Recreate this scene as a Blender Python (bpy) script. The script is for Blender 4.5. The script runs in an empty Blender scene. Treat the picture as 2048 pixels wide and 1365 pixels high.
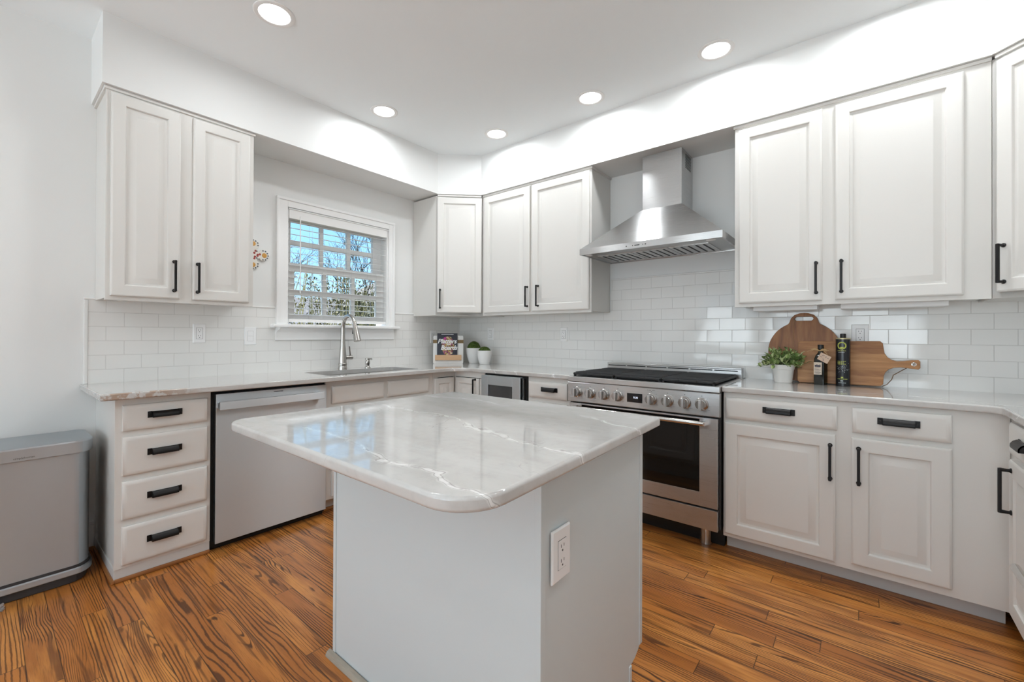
import bpy, bmesh, math, random
from mathutils import Vector, Matrix, noise
PI = math.pi
rad = math.radians
S = bpy.context.scene
COL = S.collection
random.seed(7)

# ------------------------------------------------------------------ camera
CX, CY, CZ = 3.2883, -3.242, 1.1931
YAW, PITCH, ROLL, FPX = rad(39.768), rad(0.2229), rad(0.2258), 868.27
fwd = Vector((-math.sin(YAW), math.cos(YAW), 0)); rgt = Vector((math.cos(YAW), math.sin(YAW), 0)); upv = Vector((0, 0, 1))
f2 = fwd * math.cos(PITCH) + upv * math.sin(PITCH); u2 = upv * math.cos(PITCH) - fwd * math.sin(PITCH)
r3 = rgt * math.cos(ROLL) + u2 * math.sin(ROLL); u3 = u2 * math.cos(ROLL) - rgt * math.sin(ROLL)
cam = bpy.data.cameras.new('camera'); camo = bpy.data.objects.new('camera', cam); COL.objects.link(camo)
m = Matrix((r3, u3, -f2)).transposed().to_4x4(); m.translation = (CX, CY, CZ); camo.matrix_world = m
cam.sensor_fit = 'HORIZONTAL'; cam.sensor_width = 36; cam.lens = FPX / 2048 * 36
cam.shift_x = 19.05 / 2048; cam.shift_y = -15.76 / 2048; cam.clip_start = .02
S.camera = camo

# ------------------------------------------------------------------ world, exposure, added fill lamps
LENSE = 9.0        # recessed lamp lens emission
LAMP = 4.7         # recessed lamp output (W)
FILL = 1.5         # fill lamp added outside each unseen rear window (W)
UP_FILL = 43.0     # second lamp added there, tilted up to brighten the ceiling (W)
SKY = 2.0
S.view_settings.view_transform = 'Standard'; S.view_settings.look = 'None'
S.view_settings.gamma = 1; S.view_settings.use_curve_mapping = False
S.view_settings.exposure = 0.06
S.cycles.max_bounces = 10; S.cycles.diffuse_bounces = 7; S.cycles.glossy_bounces = 5; S.cycles.transmission_bounces = 6
S.cycles.sample_clamp_indirect = 6; S.cycles.use_denoising = True; S.cycles.caustics_reflective = False; S.cycles.caustics_refractive = False
W = bpy.data.worlds.new('sky'); S.world = W; W.use_nodes = True
nt = W.node_tree; nt.nodes.clear()
wo = nt.nodes.new('ShaderNodeOutputWorld'); bg = nt.nodes.new('ShaderNodeBackground')
tc = nt.nodes.new('ShaderNodeTexCoord'); sx = nt.nodes.new('ShaderNodeSeparateXYZ'); rp = nt.nodes.new('ShaderNodeValToRGB')
nt.links.new(tc.outputs['Generated'], sx.inputs[0]); nt.links.new(sx.outputs['Z'], rp.inputs[0])
rp.color_ramp.elements[0].position = 0.0; rp.color_ramp.elements[0].color = (.42, .62, .78, 1)
rp.color_ramp.elements[1].position = .45; rp.color_ramp.elements[1].color = (.12, .34, .62, 1)
e = rp.color_ramp.elements.new(.16); e.color = (.24, .48, .72, 1)
nt.links.new(rp.outputs[0], bg.inputs[0]); bg.inputs[1].default_value = SKY; nt.links.new(bg.outputs[0], wo.inputs[0])
sun = bpy.data.lights.new('sun', 'SUN'); sun.energy = 28.0; sun.angle = rad(1); suno = bpy.data.objects.new('sun', sun); COL.objects.link(suno)
suno.rotation_euler = Vector((.45, -.12, -.88)).to_track_quat('-Z', 'Y').to_euler()

# room numbers
ZC = 2.82; ZS = 2.46; XR = 4.35; YF = -7.2; CT = .914; CB = .882

def fill_lamp(name, loc, rot, w, h, power):
    l = bpy.data.lights.new(name, 'AREA'); l.shape = 'RECTANGLE'; l.size = w; l.size_y = h; l.energy = power; l.color = (.88, .96, 1.0)
    o = bpy.data.objects.new(name, l); COL.objects.link(o); o.location = loc; o.rotation_euler = rot
    return o
ADDED_WINDOWS = [(.55, 1.55), (1.85, 2.85), (3.1, 4.1)]  # unseen windows behind the camera, added to bring fill light in
for a, b in ADDED_WINDOWS:
    fill_lamp('rear_fill_lamp', ((a + b) / 2, YF - .12, 1.45), (rad(88), 0, 0), b - a, 1.7, FILL)
    fill_lamp('rear_up_fill_lamp', ((a + b) / 2, YF - .14, 1.30), (rad(150), 0, 0), b - a, 1.7, UP_FILL)

# ------------------------------------------------------------------ mesh helpers
class MB:
    def __init__(self): self.bm = bmesh.new()
    def box(self, x0, y0, z0, x1, y1, z1, bev=0, seg=2):
        bm = self.bm
        v = bmesh.ops.create_cube(bm, size=1)['verts']
        for q in v: q.co = Vector((x0 + (q.co.x + .5) * (x1 - x0), y0 + (q.co.y + .5) * (y1 - y0), z0 + (q.co.z + .5) * (z1 - z0)))
        if bev:
            es = list({ed for q in v for ed in q.link_edges})
            bmesh.ops.bevel(bm, geom=es, offset=bev, segments=seg, profile=.5, affect='EDGES')
        return self
    def loops(self, ls, cap0=True, cap1=True, close=True):
        bm = self.bm
        R = [[bm.verts.new(p) for p in l] for l in ls]
        n = len(R[0])
        for a, b in zip(R[:-1], R[1:]):
            for i in range(n if close else n - 1):
                j = (i + 1) % n
                try: bm.faces.new((a[i], a[j], b[j], b[i]))
                except ValueError: pass
        if cap0: bm.faces.new(R[0][::-1])
        if cap1: bm.faces.new(R[-1])
        return self
    def lathe(self, prof, c=(0, 0, 0), seg=32, axis='z', cap0=True, cap1=True):
        ls = []
        for r, h in prof:
            l = []
            for i in range(seg):
                a = 2 * PI * i / seg; p = (r * math.cos(a), r * math.sin(a), h)
                if axis == 'y': p = (r * math.cos(a), -h, r * math.sin(a))
                if axis == 'x': p = (h, r * math.cos(a), r * math.sin(a))
                l.append((p[0] + c[0], p[1] + c[1], p[2] + c[2]))
            ls.append(l)
        return self.loops(ls, cap0, cap1)
    def tube(self, pts, r, seg=10, cap=True):
        pts = [Vector(p) for p in pts]; n = len(pts)
        rs = r if isinstance(r, (list, tuple)) else [r] * n
        ls = []; prev = None
        for i, p in enumerate(pts):
            t = (pts[min(i + 1, n - 1)] - pts[max(i - 1, 0)]).normalized()
            if prev is None:
                up = Vector((0, 0, 1)) if abs(t.z) < .9 else Vector((1, 0, 0))
                a = t.cross(up).normalized()
            else:
                a = (prev - t * prev.dot(t)).normalized()
            prev = a; b = t.cross(a)
            ls.append([p + (a * math.cos(2 * PI * k / seg) + b * math.sin(2 * PI * k / seg)) * rs[i] for k in range(seg)])
        return self.loops(ls, cap, cap)
    def prism(self, poly, z0, z1, bev=0, seg=4, bottom=True):
        """upright prism of an outline, its top (and bottom) rim rounded by insetting the outline"""
        P = [Vector(p) for p in poly]; n = len(P)
        if sum(P[i].x * P[(i + 1) % n].y - P[(i + 1) % n].x * P[i].y for i in range(n)) < 0: P.reverse()
        def inset(d):
            out = []
            for i in range(n):
                e0 = (P[i] - P[i - 1]).normalized(); e1 = (P[(i + 1) % n] - P[i]).normalized()
                n0 = Vector((-e0.y, e0.x)); n1 = Vector((-e1.y, e1.x)); out.append(P[i] + (n0 + n1) * (d / (1 + n0.dot(n1))))
            return out
        prof = [(0, z0), (0, z1)]
        if bev:
            q = [(bev * (1 - math.sin(PI / 2 * k / seg)), bev * (1 - math.cos(PI / 2 * k / seg))) for k in range(seg + 1)]
            prof = ([(d, z0 + h) for d, h in q] if bottom else [(0, z0)]) + [(d, z1 - h) for d, h in q[::-1]]
        self.loops([[(p.x, p.y, z) for p in inset(d)] for d, z in prof])
        return self
    def xform(self, M): self.bm.transform(M); return self
    def build(self, name, mat, parent=None, loc=None, rotz=None, smooth=True, ang=35):
        bm = self.bm
        bmesh.ops.recalc_face_normals(bm, faces=bm.faces[:])
        me = bpy.data.meshes.new(name); bm.to_mesh(me); bm.free()
        if smooth:
            me.polygons.foreach_set('use_smooth', [True] * len(me.polygons)); me.set_sharp_from_angle(angle=rad(ang))
        if mat is not None:
            for mm in (mat if isinstance(mat, list) else [mat]): me.materials.append(mm)
        o = bpy.data.objects.new(name, me); COL.objects.link(o)
        if smooth: w_ = o.modifiers.new('weighted', 'WEIGHTED_NORMAL'); w_.keep_sharp = True; w_.weight = 80
        if parent is not None: o.parent = parent
        if loc is not None: o.location = loc
        if rotz is not None: o.rotation_euler = (0, 0, rotz)
        return o

def thing(name, label, cat, loc=(0, 0, 0), rotz=0, group=None):
    o = bpy.data.objects.new(name, None); COL.objects.link(o); o.empty_display_size = .1
    o.location = loc; o.rotation_euler = (0, 0, rotz); o['label'] = label; o['category'] = cat
    if group: o['group'] = group
    return o
def tag(o, label, cat, group=None):
    o['label'] = label; o['category'] = cat
    if group: o['group'] = group
    return o
def struct(o): o['kind'] = 'structure'; return o
def sroot(name, loc=(0, 0, 0), rotz=0):
    o = bpy.data.objects.new(name, None); COL.objects.link(o); o.location = loc; o.rotation_euler = (0, 0, rotz); o['kind'] = 'structure'; return o

def text_mesh(txt, size, ext=.0004, shear=0, bold=0, spacing=1.0):
    cu = bpy.data.curves.new('lettering', 'FONT'); cu.body = txt; cu.size = size; cu.extrude = ext; cu.shear = shear; cu.offset = bold
    cu.align_x = 'CENTER'; cu.align_y = 'CENTER'; cu.space_character = spacing; cu.resolution_u = 3
    ob = bpy.data.objects.new('lettering', cu); COL.objects.link(ob)
    dg = bpy.context.evaluated_depsgraph_get(); me = bpy.data.meshes.new_from_object(ob.evaluated_get(dg))
    bpy.data.objects.remove(ob); bpy.data.curves.remove(cu)
    return me
def text(name, txt, size, mat, parent, M, **k):
    me = text_mesh(txt, size, **k); me.name = name; me.materials.clear(); me.materials.append(mat)
    me.transform(M)
    o = bpy.data.objects.new(name, me); COL.objects.link(o); o.parent = parent
    return o
FACE = Matrix(((1, 0, 0, 0), (0, 0, -1, 0), (0, 1, 0, 0), (0, 0, 0, 1)))   # flat lettering stood upright, facing -y

# ------------------------------------------------------------------ materials
def nodes(name):
    mt = bpy.data.materials.new(name); mt.use_nodes = True; t = mt.node_tree
    return mt, t, t.nodes['Principled BSDF']
def setp(b, color=None, rough=.5, metal=0, coat=0, coatr=.05, spec=.5, trans=0, ior=1.45, emit=None, est=0):
    if color is not None: b.inputs['Base Color'].default_value = (*color, 1)
    b.inputs['Roughness'].default_value = rough; b.inputs['Metallic'].default_value = metal
    b.inputs['Coat Weight'].default_value = coat; b.inputs['Coat Roughness'].default_value = coatr
    b.inputs['Specular IOR Level'].default_value = spec; b.inputs['Transmission Weight'].default_value = trans; b.inputs['IOR'].default_value = ior
    if emit: b.inputs['Emission Color'].default_value = (*emit, 1); b.inputs['Emission Strength'].default_value = est
class NT:
    def __init__(self, t): self.t = t
    def n(self, typ, **k):
        x = self.t.nodes.new('ShaderNode' + typ)
        for a, v in k.items(): setattr(x, a, v)
        return x
    def put(self, inp, v):
        if isinstance(v, bpy.types.NodeSocket): self.t.links.new(v, inp)
        elif v is not None:
            inp.default_value = v
    def math(self, op, a, b=None, c=None, clamp=False):
        x = self.n('Math', operation=op, use_clamp=clamp); self.put(x.inputs[0], a); self.put(x.inputs[1], b)
        if c is not None: self.put(x.inputs[2], c)
        return x.outputs[0]
    def comb(self, x, y, z):
        c = self.n('CombineXYZ'); self.put(c.inputs[0], x); self.put(c.inputs[1], y); self.put(c.inputs[2], z); return c.outputs[0]
    def xyz(self, kind='Object'):
        c = self.n('TexCoord'); s = self.n('SeparateXYZ'); self.t.links.new(c.outputs[kind], s.inputs[0]); return s.outputs[0], s.outputs[1], s.outputs[2], c.outputs[kind]
    def wpos(self):
        g = self.n('NewGeometry'); s = self.n('SeparateXYZ'); self.t.links.new(g.outputs['Position'], s.inputs[0]); return s.outputs[0], s.outputs[1], s.outputs[2], g.outputs['Position']
    def noise(self, vec, scale, det=3, rough=.5, dist=0, dim='3D'):
        x = self.n('TexNoise', noise_dimensions=dim); self.put(x.inputs['Vector'], vec); self.put(x.inputs['Scale'], scale)
        x.inputs['Detail'].default_value = det; x.inputs['Roughness'].default_value = rough; x.inputs['Distortion'].default_value = dist
        return x.outputs['Fac'], x.outputs['Color']
    def ramp(self, fac, stops, interp='LINEAR'):
        x = self.n('ValToRGB'); cr = x.color_ramp; cr.interpolation = interp; self.put(x.inputs[0], fac)
        while len(cr.elements) < len(stops): cr.elements.new(.5)
        for e_, (p, c) in zip(cr.elements, stops):
            e_.position = p; e_.color = (*c, 1) if len(c) == 3 else c
        return x.outputs[0]
    def smooth(self, v, a, b):
        x = self.n('MapRange', interpolation_type='SMOOTHSTEP'); self.put(x.inputs['Value'], v)
        x.inputs['From Min'].default_value = a; x.inputs['From Max'].default_value = b; return x.outputs[0]
    def mix(self, f, a, b, mode='MIX'):
        x = self.n('Mix', data_type='RGBA', blend_type=mode, clamp_factor=True); self.put(x.inputs['Factor'], f)
        for i, v in ((6, a), (7, b)):
            if isinstance(v, tuple): v = (*v, 1) if len(v) == 3 else v
            self.put(x.inputs[i], v)
        return x.outputs[2]
    def bump(self, h, strength, dist, bsdf):
        x = self.n('Bump'); x.inputs['Strength'].default_value = strength; x.inputs['Distance'].default_value = dist; self.put(x.inputs['Height'], h)
        self.t.links.new(x.outputs[0], bsdf.inputs['Normal']); return x
def plain(name, color, rough=.5, bump=0, bscale=300, **k):
    mt, t, b = nodes(name); setp(b, color, rough, **k); N = NT(t)
    if bump:
        _, _, _, v = N.xyz(); f, _ = N.noise(v, bscale, 2); N.bump(f, bump, .001, b)
    return mt
PAINT_WALL = plain('wall paint', (.795, .80, .79), .6, .05, 220)
PAINT_CEIL = plain('ceiling paint', (.91, .95, .965), .8, .08, 200)
PAINT_TRIM = plain('white trim paint', (.88, .88, .875), .35)
PAINT_CAB = plain('cabinet paint', (.70, .685, .655), .38, .02, 90)
PAINT_ISL = plain('island paint', (.64, .695, .71), .4, .02, 90)
PAINT_KICK = plain('toe kick paint', (.62, .61, .59), .5)
BLACK = plain('black bronze hardware', (.012, .011, .011), .38, metal=.4)
BLACKP = plain('black plastic', (.012, .012, .012), .4)
IRON = plain('cast iron', (.020, .020, .021), .55, .5, 500)
DARK = plain('dark gap', (.006, .006, .006), .7)
PLASTIC = plain('white plastic', (.86, .86, .86), .3)
SLOT = plain('outlet slot', (.05, .05, .05), .5)
CERAMIC = plain('white ceramic', (.80, .80, .79), .45, .1, 60)
POTM = plain('whitewashed pot', (.74, .72, .69), .7, .4, 45)
MWGLASS = plain('microwave glass', (.05, .052, .055), .08, spec=.9)
GLASSY = plain('oven glass', (.006, .006, .006), .04, spec=.6)
LENS = plain('lamp lens', (1, 1, 1), .5, emit=(1, .995, .975), est=LENSE)
LAMPTRIM = plain('lamp trim', (.88, .88, .87), .35)
CHROME = plain('polished steel', (.72, .71, .69), .14, metal=1)
NICKEL = plain('brushed nickel', (.50, .48, .455), .24, metal=1)
def steel(name, color, rough, aniso, tangent, streak=None):
    mt, t, b = nodes(name); setp(b, color, rough, 1); N = NT(t)
    b.inputs['Anisotropic'].default_value = aniso
    g = N.n('NewGeometry'); sn = N.n('SeparateXYZ'); t.links.new(g.outputs['Normal'], sn.inputs[0])
    flat = N.math('GREATER_THAN', N.math('ABSOLUTE', sn.outputs[2]), .9)      # level faces are brushed across
    t.links.new(N.comb(0.0, flat, N.math('SUBTRACT', 1, flat)), b.inputs['Tangent'])
    _, _, _, v = N.xyz(); mp = N.n('Mapping'); t.links.new(v, mp.inputs['Vector']); mp.inputs['Scale'].default_value = streak or (1, 1, 400)
    f, _ = N.noise(mp.outputs[0], 3, 2, .6)
    rr = N.math('MULTIPLY_ADD', f, .10, rough - .05); t.links.new(rr, b.inputs['Roughness'])
    return mt
STEEL = steel('brushed steel', (.70, .745, .78), .41, .93, (0, 0, 1), (2, 2, 350))
STEEL_HOOD = steel('brushed hood steel', (.55, .55, .55), .26, .93, (0, 0, 1), (2, 2, 350))
STEEL_RANGE = steel('brushed range steel', (.52, .515, .51), .29, .93, (0, 0, 1), (2, 2, 350))
STEEL_CAN = steel('brushed can steel', (.545, .58, .61), .46, .9, (0, 0, 1), (2, 2, 350))
STEEL_SINK = plain('sink steel', (.45, .44, .43), .3, metal=1)

def mat_floor():
    mt, t, b = nodes('oak floor'); N = NT(t); X, Y, Z, v = N.wpos()
    PW = .0835; L = 1.05
    yy = N.math('DIVIDE', N.math('ADD', Y, 20.0), PW); row = N.math('FLOOR', yy); fy = N.math('FRACT', yy)
    wn = N.n('TexWhiteNoise', noise_dimensions='1D'); t.links.new(row, wn.inputs['W'])
    xx = N.math('DIVIDE', N.math('ADD', N.math('ADD', X, 20), N.math('MULTIPLY', wn.outputs['Value'], 7.3)), L)
    col = N.math('FLOOR', xx); fx = N.math('FRACT', xx)
    w2 = N.n('TexWhiteNoise', noise_dimensions='2D'); t.links.new(N.comb(row, col, 0), w2.inputs['Vector'])
    sp = N.n('SeparateColor'); t.links.new(w2.outputs['Color'], sp.inputs[0]); s1, s2, s3 = sp.outputs
    # cathedral grain: contour lines of a stretched noise field, different on every plank
    gx = N.math('MULTIPLY_ADD', s1, 40, N.math('MULTIPLY', X, N.math('MULTIPLY_ADD', s3, .7, .9)))
    gy = N.math('MULTIPLY_ADD', s2, 30, N.math('MULTIPLY', Y, 8.0))
    gv = N.comb(gx, gy, N.math('MULTIPLY', s3, 50))
    g, _ = N.noise(gv, 1.5, 1.6, .45, .1)
    wob, _ = N.noise(N.comb(N.math('MULTIPLY', X, 30), N.math('MULTIPLY', Y, 60), s1), 1, 2, .6)
    fig = N.math('MULTIPLY', s2, s2)
    ph = N.math('ADD', N.math('MULTIPLY', Y, N.math('MULTIPLY_ADD', s1, 420, 330)), N.math('ADD', N.math('MULTIPLY', g, N.math('MULTIPLY_ADD', fig, 80, 20)), N.math('MULTIPLY', wob, 1.7)))
    ring = N.math('MULTIPLY_ADD', N.math('SINE', ph), .5, .5)
    wd, _ = N.noise(gv, 2.6, 2, .5)
    pl_, _ = N.noise(gv, 1.1, 2, .5); lo = N.math('ADD', N.math('MULTIPLY_ADD', wd, -.95, 1.10), N.math('MULTIPLY', N.smooth(pl_, .48, .66), .42))
    line = N.n('MapRange', interpolation_type='SMOOTHSTEP'); t.links.new(ring, line.inputs['Value']); t.links.new(lo, line.inputs['From Min'])
    t.links.new(N.math('ADD', lo, .34), line.inputs['From Max']); line = line.outputs[0]
    pv = N.comb(N.math('MULTIPLY', X, 9), N.math('MULTIPLY', Y, 260), s1)
    pore, _ = N.noise(pv, 1.0, 3, .65)
    porem = N.smooth(pore, .50, .72)
    base = N.ramp(s1, [(0, (.40, .135, .027)), (.35, (.57, .220, .048)), (.7, (.65, .275, .066)), (1, (.45, .155, .032))])
    cl, _ = N.noise(N.comb(N.math('MULTIPLY', X, 2), N.math('MULTIPLY', Y, 14), s2), 1.5, 3, .6)
    base = N.mix(N.smooth(cl, .35, .7), base, (.38, .130, .026))
    c = N.mix(N.math('MULTIPLY', porem, .42), base, (.13, .045, .014))
    c = N.mix(N.math('MULTIPLY', line, N.math('MULTIPLY_ADD', s3, .25, .70)), c, (.055, .018, .008))
    st_, _ = N.noise(N.comb(N.math('MULTIPLY_ADD', s2, 23, N.math('MULTIPLY', X, 1.1)), N.math('MULTIPLY', Y, 26), N.math('MULTIPLY', s1, 17)), 1.2, 3, .55, .4)
    c = N.mix(N.math('MULTIPLY', N.smooth(st_, .56, .64), .62), c, (.085, .028, .010))
    ed = N.math('MINIMUM', fy, N.math('SUBTRACT', 1, fy)); ex = N.math('MULTIPLY', N.math('MINIMUM', fx, N.math('SUBTRACT', 1, fx)), L / PW)
    seam = N.math('SUBTRACT', 1, N.smooth(N.math('MINIMUM', ed, ex), .004, .030))
    c = N.mix(N.math('MULTIPLY', seam, .85), c, (.035, .014, .007))
    t.links.new(c, b.inputs['Base Color']); setp(b, None, .3, coat=.22, coatr=.16, spec=.35)
    rr = N.math('MULTIPLY_ADD', line, .12, .28); t.links.new(rr, b.inputs['Roughness'])
    N.bump(N.math('ADD', N.math('MULTIPLY', seam, -1), N.math('MULTIPLY', line, -.25)), .25, .0012, b)
    return mt
FLOOR = mat_floor()

def mat_stone(name, axis):
    mt, t, b = nodes(name); N = NT(t); X, Y, Z, v = N.wpos()
    if axis == 'y': X, Y = Y, X
    wv, wc = N.noise(v, 1.7, 4, .55)
    dx = N.math('MULTIPLY_ADD', wv, .9, -.45)
    big, _ = N.noise(N.comb(N.math('MULTIPLY', X, .8), N.math('MULTIPLY', Y, 2.2), N.math('MULTIPLY', Z, 2)), 2.0, 5, .6, .6)
    base = N.ramp(big, [(.25, (.43, .42, .405)), (.45, (.53, .515, .495)), (.6, (.585, .575, .56)), (.8, (.49, .475, .455))])
    fine, _ = N.noise(v, 26, 5, .7); base = N.mix(N.math('MULTIPLY', N.smooth(fine, .45, .75), .25), base, (.36, .35, .34))
    msk, _ = N.noise(N.comb(N.math('MULTIPLY', X, .9), N.math('MULTIPLY', Y, 1.6), Z), 2.1, 2, .5)
    w1, _ = N.noise(N.comb(N.math('MULTIPLY', X, .9), N.math('MULTIPLY', Y, 1.4), N.math('MULTIPLY', Z, 1.5)), 1.3, 5, .55, .3)
    w2, _ = N.noise(v, 14, 3, .6)
    fld = N.math('ADD', N.math('MULTIPLY_ADD', Y, 3.1, N.math('MULTIPLY', X, .35)), N.math('MULTIPLY_ADD', w1, 1.9, N.math('MULTIPLY', w2, .05)))
    fld = N.math('ADD', fld, N.math('MULTIPLY', Z, 2.0))
    k = N.math('ABSOLUTE', N.math('SUBTRACT', N.math('FRACT', fld), .5))      # 0 on a vein
    white = N.math('MULTIPLY', N.math('SUBTRACT', 1, N.smooth(k, .004, .055)), N.smooth(msk, .36, .52))
    wv2, _ = N.noise(v, 30, 3, .7); white = N.math('MULTIPLY', white, N.smooth(wv2, .34, .52))
    thin = N.math('SUBTRACT', 1, N.smooth(N.math('ABSOLUTE', N.math('SUBTRACT', k, .022)), .0008, .007))
    w3, _ = N.noise(v, 3.4, 4, .6, .6)
    k2 = N.math('ABSOLUTE', N.math('SUBTRACT', N.math('FRACT', N.math('ADD', N.math('MULTIPLY_ADD', Y, 2.2, N.math('MULTIPLY', X, 2.4)), N.math('MULTIPLY', w3, 2.4))), .5))
    thin2 = N.math('MULTIPLY', N.math('SUBTRACT', 1, N.smooth(k2, .001, .012)), N.smooth(msk, .50, .62))
    c = N.mix(N.math('MULTIPLY', white, .85), base, (.84, .835, .82))
    c = N.mix(N.math('MULTIPLY', thin, N.math('MULTIPLY', N.smooth(msk, .38, .56), .62)), c, (.25, .23, .215))
    c = N.mix(N.math('MULTIPLY', thin2, .42), c, (.30, .285, .27))
    if axis == 'y':  # a rust-brown patch in the stone at its left end
        pn, _ = N.noise(v, 20, 4, .6)
        pm = N.math('MULTIPLY', N.math('SUBTRACT', 1, N.smooth(X, -2.72, -2.42)), N.math('MULTIPLY', N.smooth(Y, .615, .628), N.smooth(pn, .46, .56)))
        c = N.mix(N.math('MULTIPLY', pm, .75), c, (.33, .20, .12))
    t.links.new(c, b.inputs['Base Color']); setp(b, None, .09, spec=.55, coat=.5, coatr=.03)
    return mt
STONE_A = mat_stone('quartzite left run', 'y'); STONE_B = mat_stone('quartzite right run', 'x'); STONE_I = mat_stone('quartzite island', 'x')

def mat_tile(name, axis, off):
    mt, t, b = nodes(name); N = NT(t); X, Y, Z, v = N.wpos()
    u = N.math('ADD', X if axis == 'x' else Y, 12 * .1575 * 3 + off); w = N.math('SUBTRACT', Z, .910 - .0802 * 2)
    vec = N.comb(u, w, 0)
    br = N.n('TexBrick', offset=.5, offset_frequency=2, squash=1.0); t.links.new(vec, br.inputs['Vector'])
    for k_, x in (('Scale', 1), ('Mortar Size', .0016), ('Mortar Smooth', .25), ('Bias', 0), ('Brick Width', .1575), ('Row Height', .0802)): br.inputs[k_].default_value = x
    br.inputs['Color1'].default_value = (0, 0, 0, 1); br.inputs['Color2'].default_value = (1, 1, 1, 1); br.inputs['Mortar'].default_value = (.5, .5, .5, 1)
    c = N.mix(br.outputs['Fac'], (.80, .795, .775), (.63, .62, .60)); t.links.new(c, b.inputs['Base Color'])
    setp(b, None, .07, spec=.5)
    rr = N.math('MULTIPLY_ADD', br.outputs['Fac'], .5, .07); t.links.new(rr, b.inputs['Roughness'])
    lo, _ = N.noise(v, 7, 2); h = N.math('ADD', N.math('MULTIPLY', br.outputs['Fac'], -1), N.math('MULTIPLY', lo, .25))
    bm_ = N.bump(h, .5, .0022, b)
    # each tile set a touch out of plane
    wt = N.n('TexWhiteNoise', noise_dimensions='1D'); t.links.new(N.math('MULTIPLY', br.outputs['Color'], 91.7), wt.inputs['W'])
    nm = N.n('VectorMath', operation='ADD'); g = N.n('NewGeometry')
    sc = N.n('VectorMath', operation='SCALE'); sb = N.n('VectorMath', operation='SUBTRACT'); t.links.new(wt.outputs['Color'], sb.inputs[0]); sb.inputs[1].default_value = (.5, .5, .5)
    t.links.new(sb.outputs[0], sc.inputs[0]); sc.inputs['Scale'].default_value = .025
    t.links.new(bm_.outputs[0], nm.inputs[0]); t.links.new(sc.outputs[0], nm.inputs[1])
    nn = N.n('VectorMath', operation='NORMALIZE'); t.links.new(nm.outputs[0], nn.inputs[0]); t.links.new(nn.outputs[0], b.inputs['Normal'])
    return mt
TILE_A = mat_tile('subway tile left wall', 'y', -.0437 + .1575); TILE_B = mat_tile('subway tile rear wall', 'x', .0707)

def mat_wood(name, c0, c1, c2, axis=0, sc=1.0, strips=0, rough=.45):
    mt, t, b = nodes(name); N = NT(t); X, Y, Z, v = N.xyz()
    A = [X, Y, Z]; al = A[axis]; ac = A[2] if axis == 0 else A[0]
    band = 0.0
    if strips:
        band = N.math('FLOOR', N.math('MULTIPLY', ac, strips)); w = N.n('TexWhiteNoise', noise_dimensions='1D'); t.links.new(band, w.inputs['W']); band = w.outputs['Value']
    vec = N.comb(N.math('MULTIPLY_ADD', band, 9.0, N.math('MULTIPLY', al, 2.5 * sc)), N.math('MULTIPLY', ac, 20 * sc), N.math('MULTIPLY', band, 31.0))
    g, _ = N.noise(vec, 1.4, 4, .55, .5); f, _ = N.noise(N.comb(N.math('MULTIPLY', al, 14), N.math('MULTIPLY', ac, 420), 0.0), 1, 2)
    c = N.ramp(g, [(.25, c0), (.5, c1), (.72, c2)]); c = N.mix(N.math('MULTIPLY', N.smooth(f, .5, .8), .3), c, c0)
    if strips: c = N.mix(N.math('MULTIPLY', N.smooth(band, .4, 1.0), .35), c, c2)
    t.links.new(c, b.inputs['Base Color']); setp(b, None, rough)
    return mt
ACACIA = mat_wood('acacia wood', (.16, .055, .016), (.36, .155, .050), (.52, .27, .105), 0, 1.0, 22)
ACACIA_R = mat_wood('acacia wood round', (.13, .046, .015), (.27, .108, .036), (.40, .185, .070), 2, 1.0, 14)
OAKTRIM = mat_wood('oak shoe trim', (.20, .075, .024), (.36, .145, .045), (.44, .19, .065), 0, .6)
GREYTRIM = mat_wood('worn grey shoe trim', (.16, .13, .10), (.32, .28, .23), (.42, .38, .31), 0, .8)
BEECH = mat_wood('beech wood', (.47, .27, .14), (.58, .36, .20), (.66, .43, .26), 0, .6)

# ================================================================== ROOM SHELL
struct(MB().box(-.2, YF - .2, -.1, XR + .2, .2, 0).build('floor', FLOOR))
struct(MB().box(-.2, YF - .2, ZC, XR + .2, .2, ZC + .1).build('ceiling', PAINT_CEIL))
WY0, WY1, WZ0, WZ1 = -1.795, -.905, 1.265, 2.135      # sink window opening
wl = MB()
wl.box(-.16, YF - .2, 0, 0, WY0, ZC).box(-.16, WY1, 0, 0, .16, ZC).box(-.16, WY0, 0, 0, WY1, WZ0).box(-.16, WY0, WZ1, 0, WY1, ZC)
struct(wl.build('wall_left', PAINT_WALL))
struct(MB().box(0, 0, 0, XR, .16, ZC).build('wall_rear', PAINT_WALL))
struct(MB().box(XR, YF - .2, 0, XR + .16, .16, ZC).build('wall_right', PAINT_WALL))
wf = MB(); edges = [0] + [q for ab in ADDED_WINDOWS for q in ab] + [XR]
for i in range(0, len(edges), 2): wf.box(edges[i], YF - .16, 0, edges[i + 1], YF, ZC)
for a, b in ADDED_WINDOWS: wf.box(a, YF - .16, 0, b, YF, .6); wf.box(a, YF - .16, 2.3, b, YF, ZC)
struct(wf.build('wall_front', PAINT_WALL))
for i, (a, b) in enumerate(ADDED_WINDOWS):
    f = MB()
    for x0, z0, x1, z1 in ((a - .08, .52, b + .08, .6), (a - .08, 2.3, b + .08, 2.4), (a - .08, .6, a, 2.3), (b, .6, b + .08, 2.3), (a, 1.43, b, 1.47), ((a + b) / 2 - .012, .6, (a + b) / 2 + .012, 2.3)):
        f.box(x0, YF - .02, z0, x1, YF + .02, z1)
    struct(f.build('window_%d' % (i + 2), PAINT_TRIM))  # frames of the added rear windows
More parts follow.
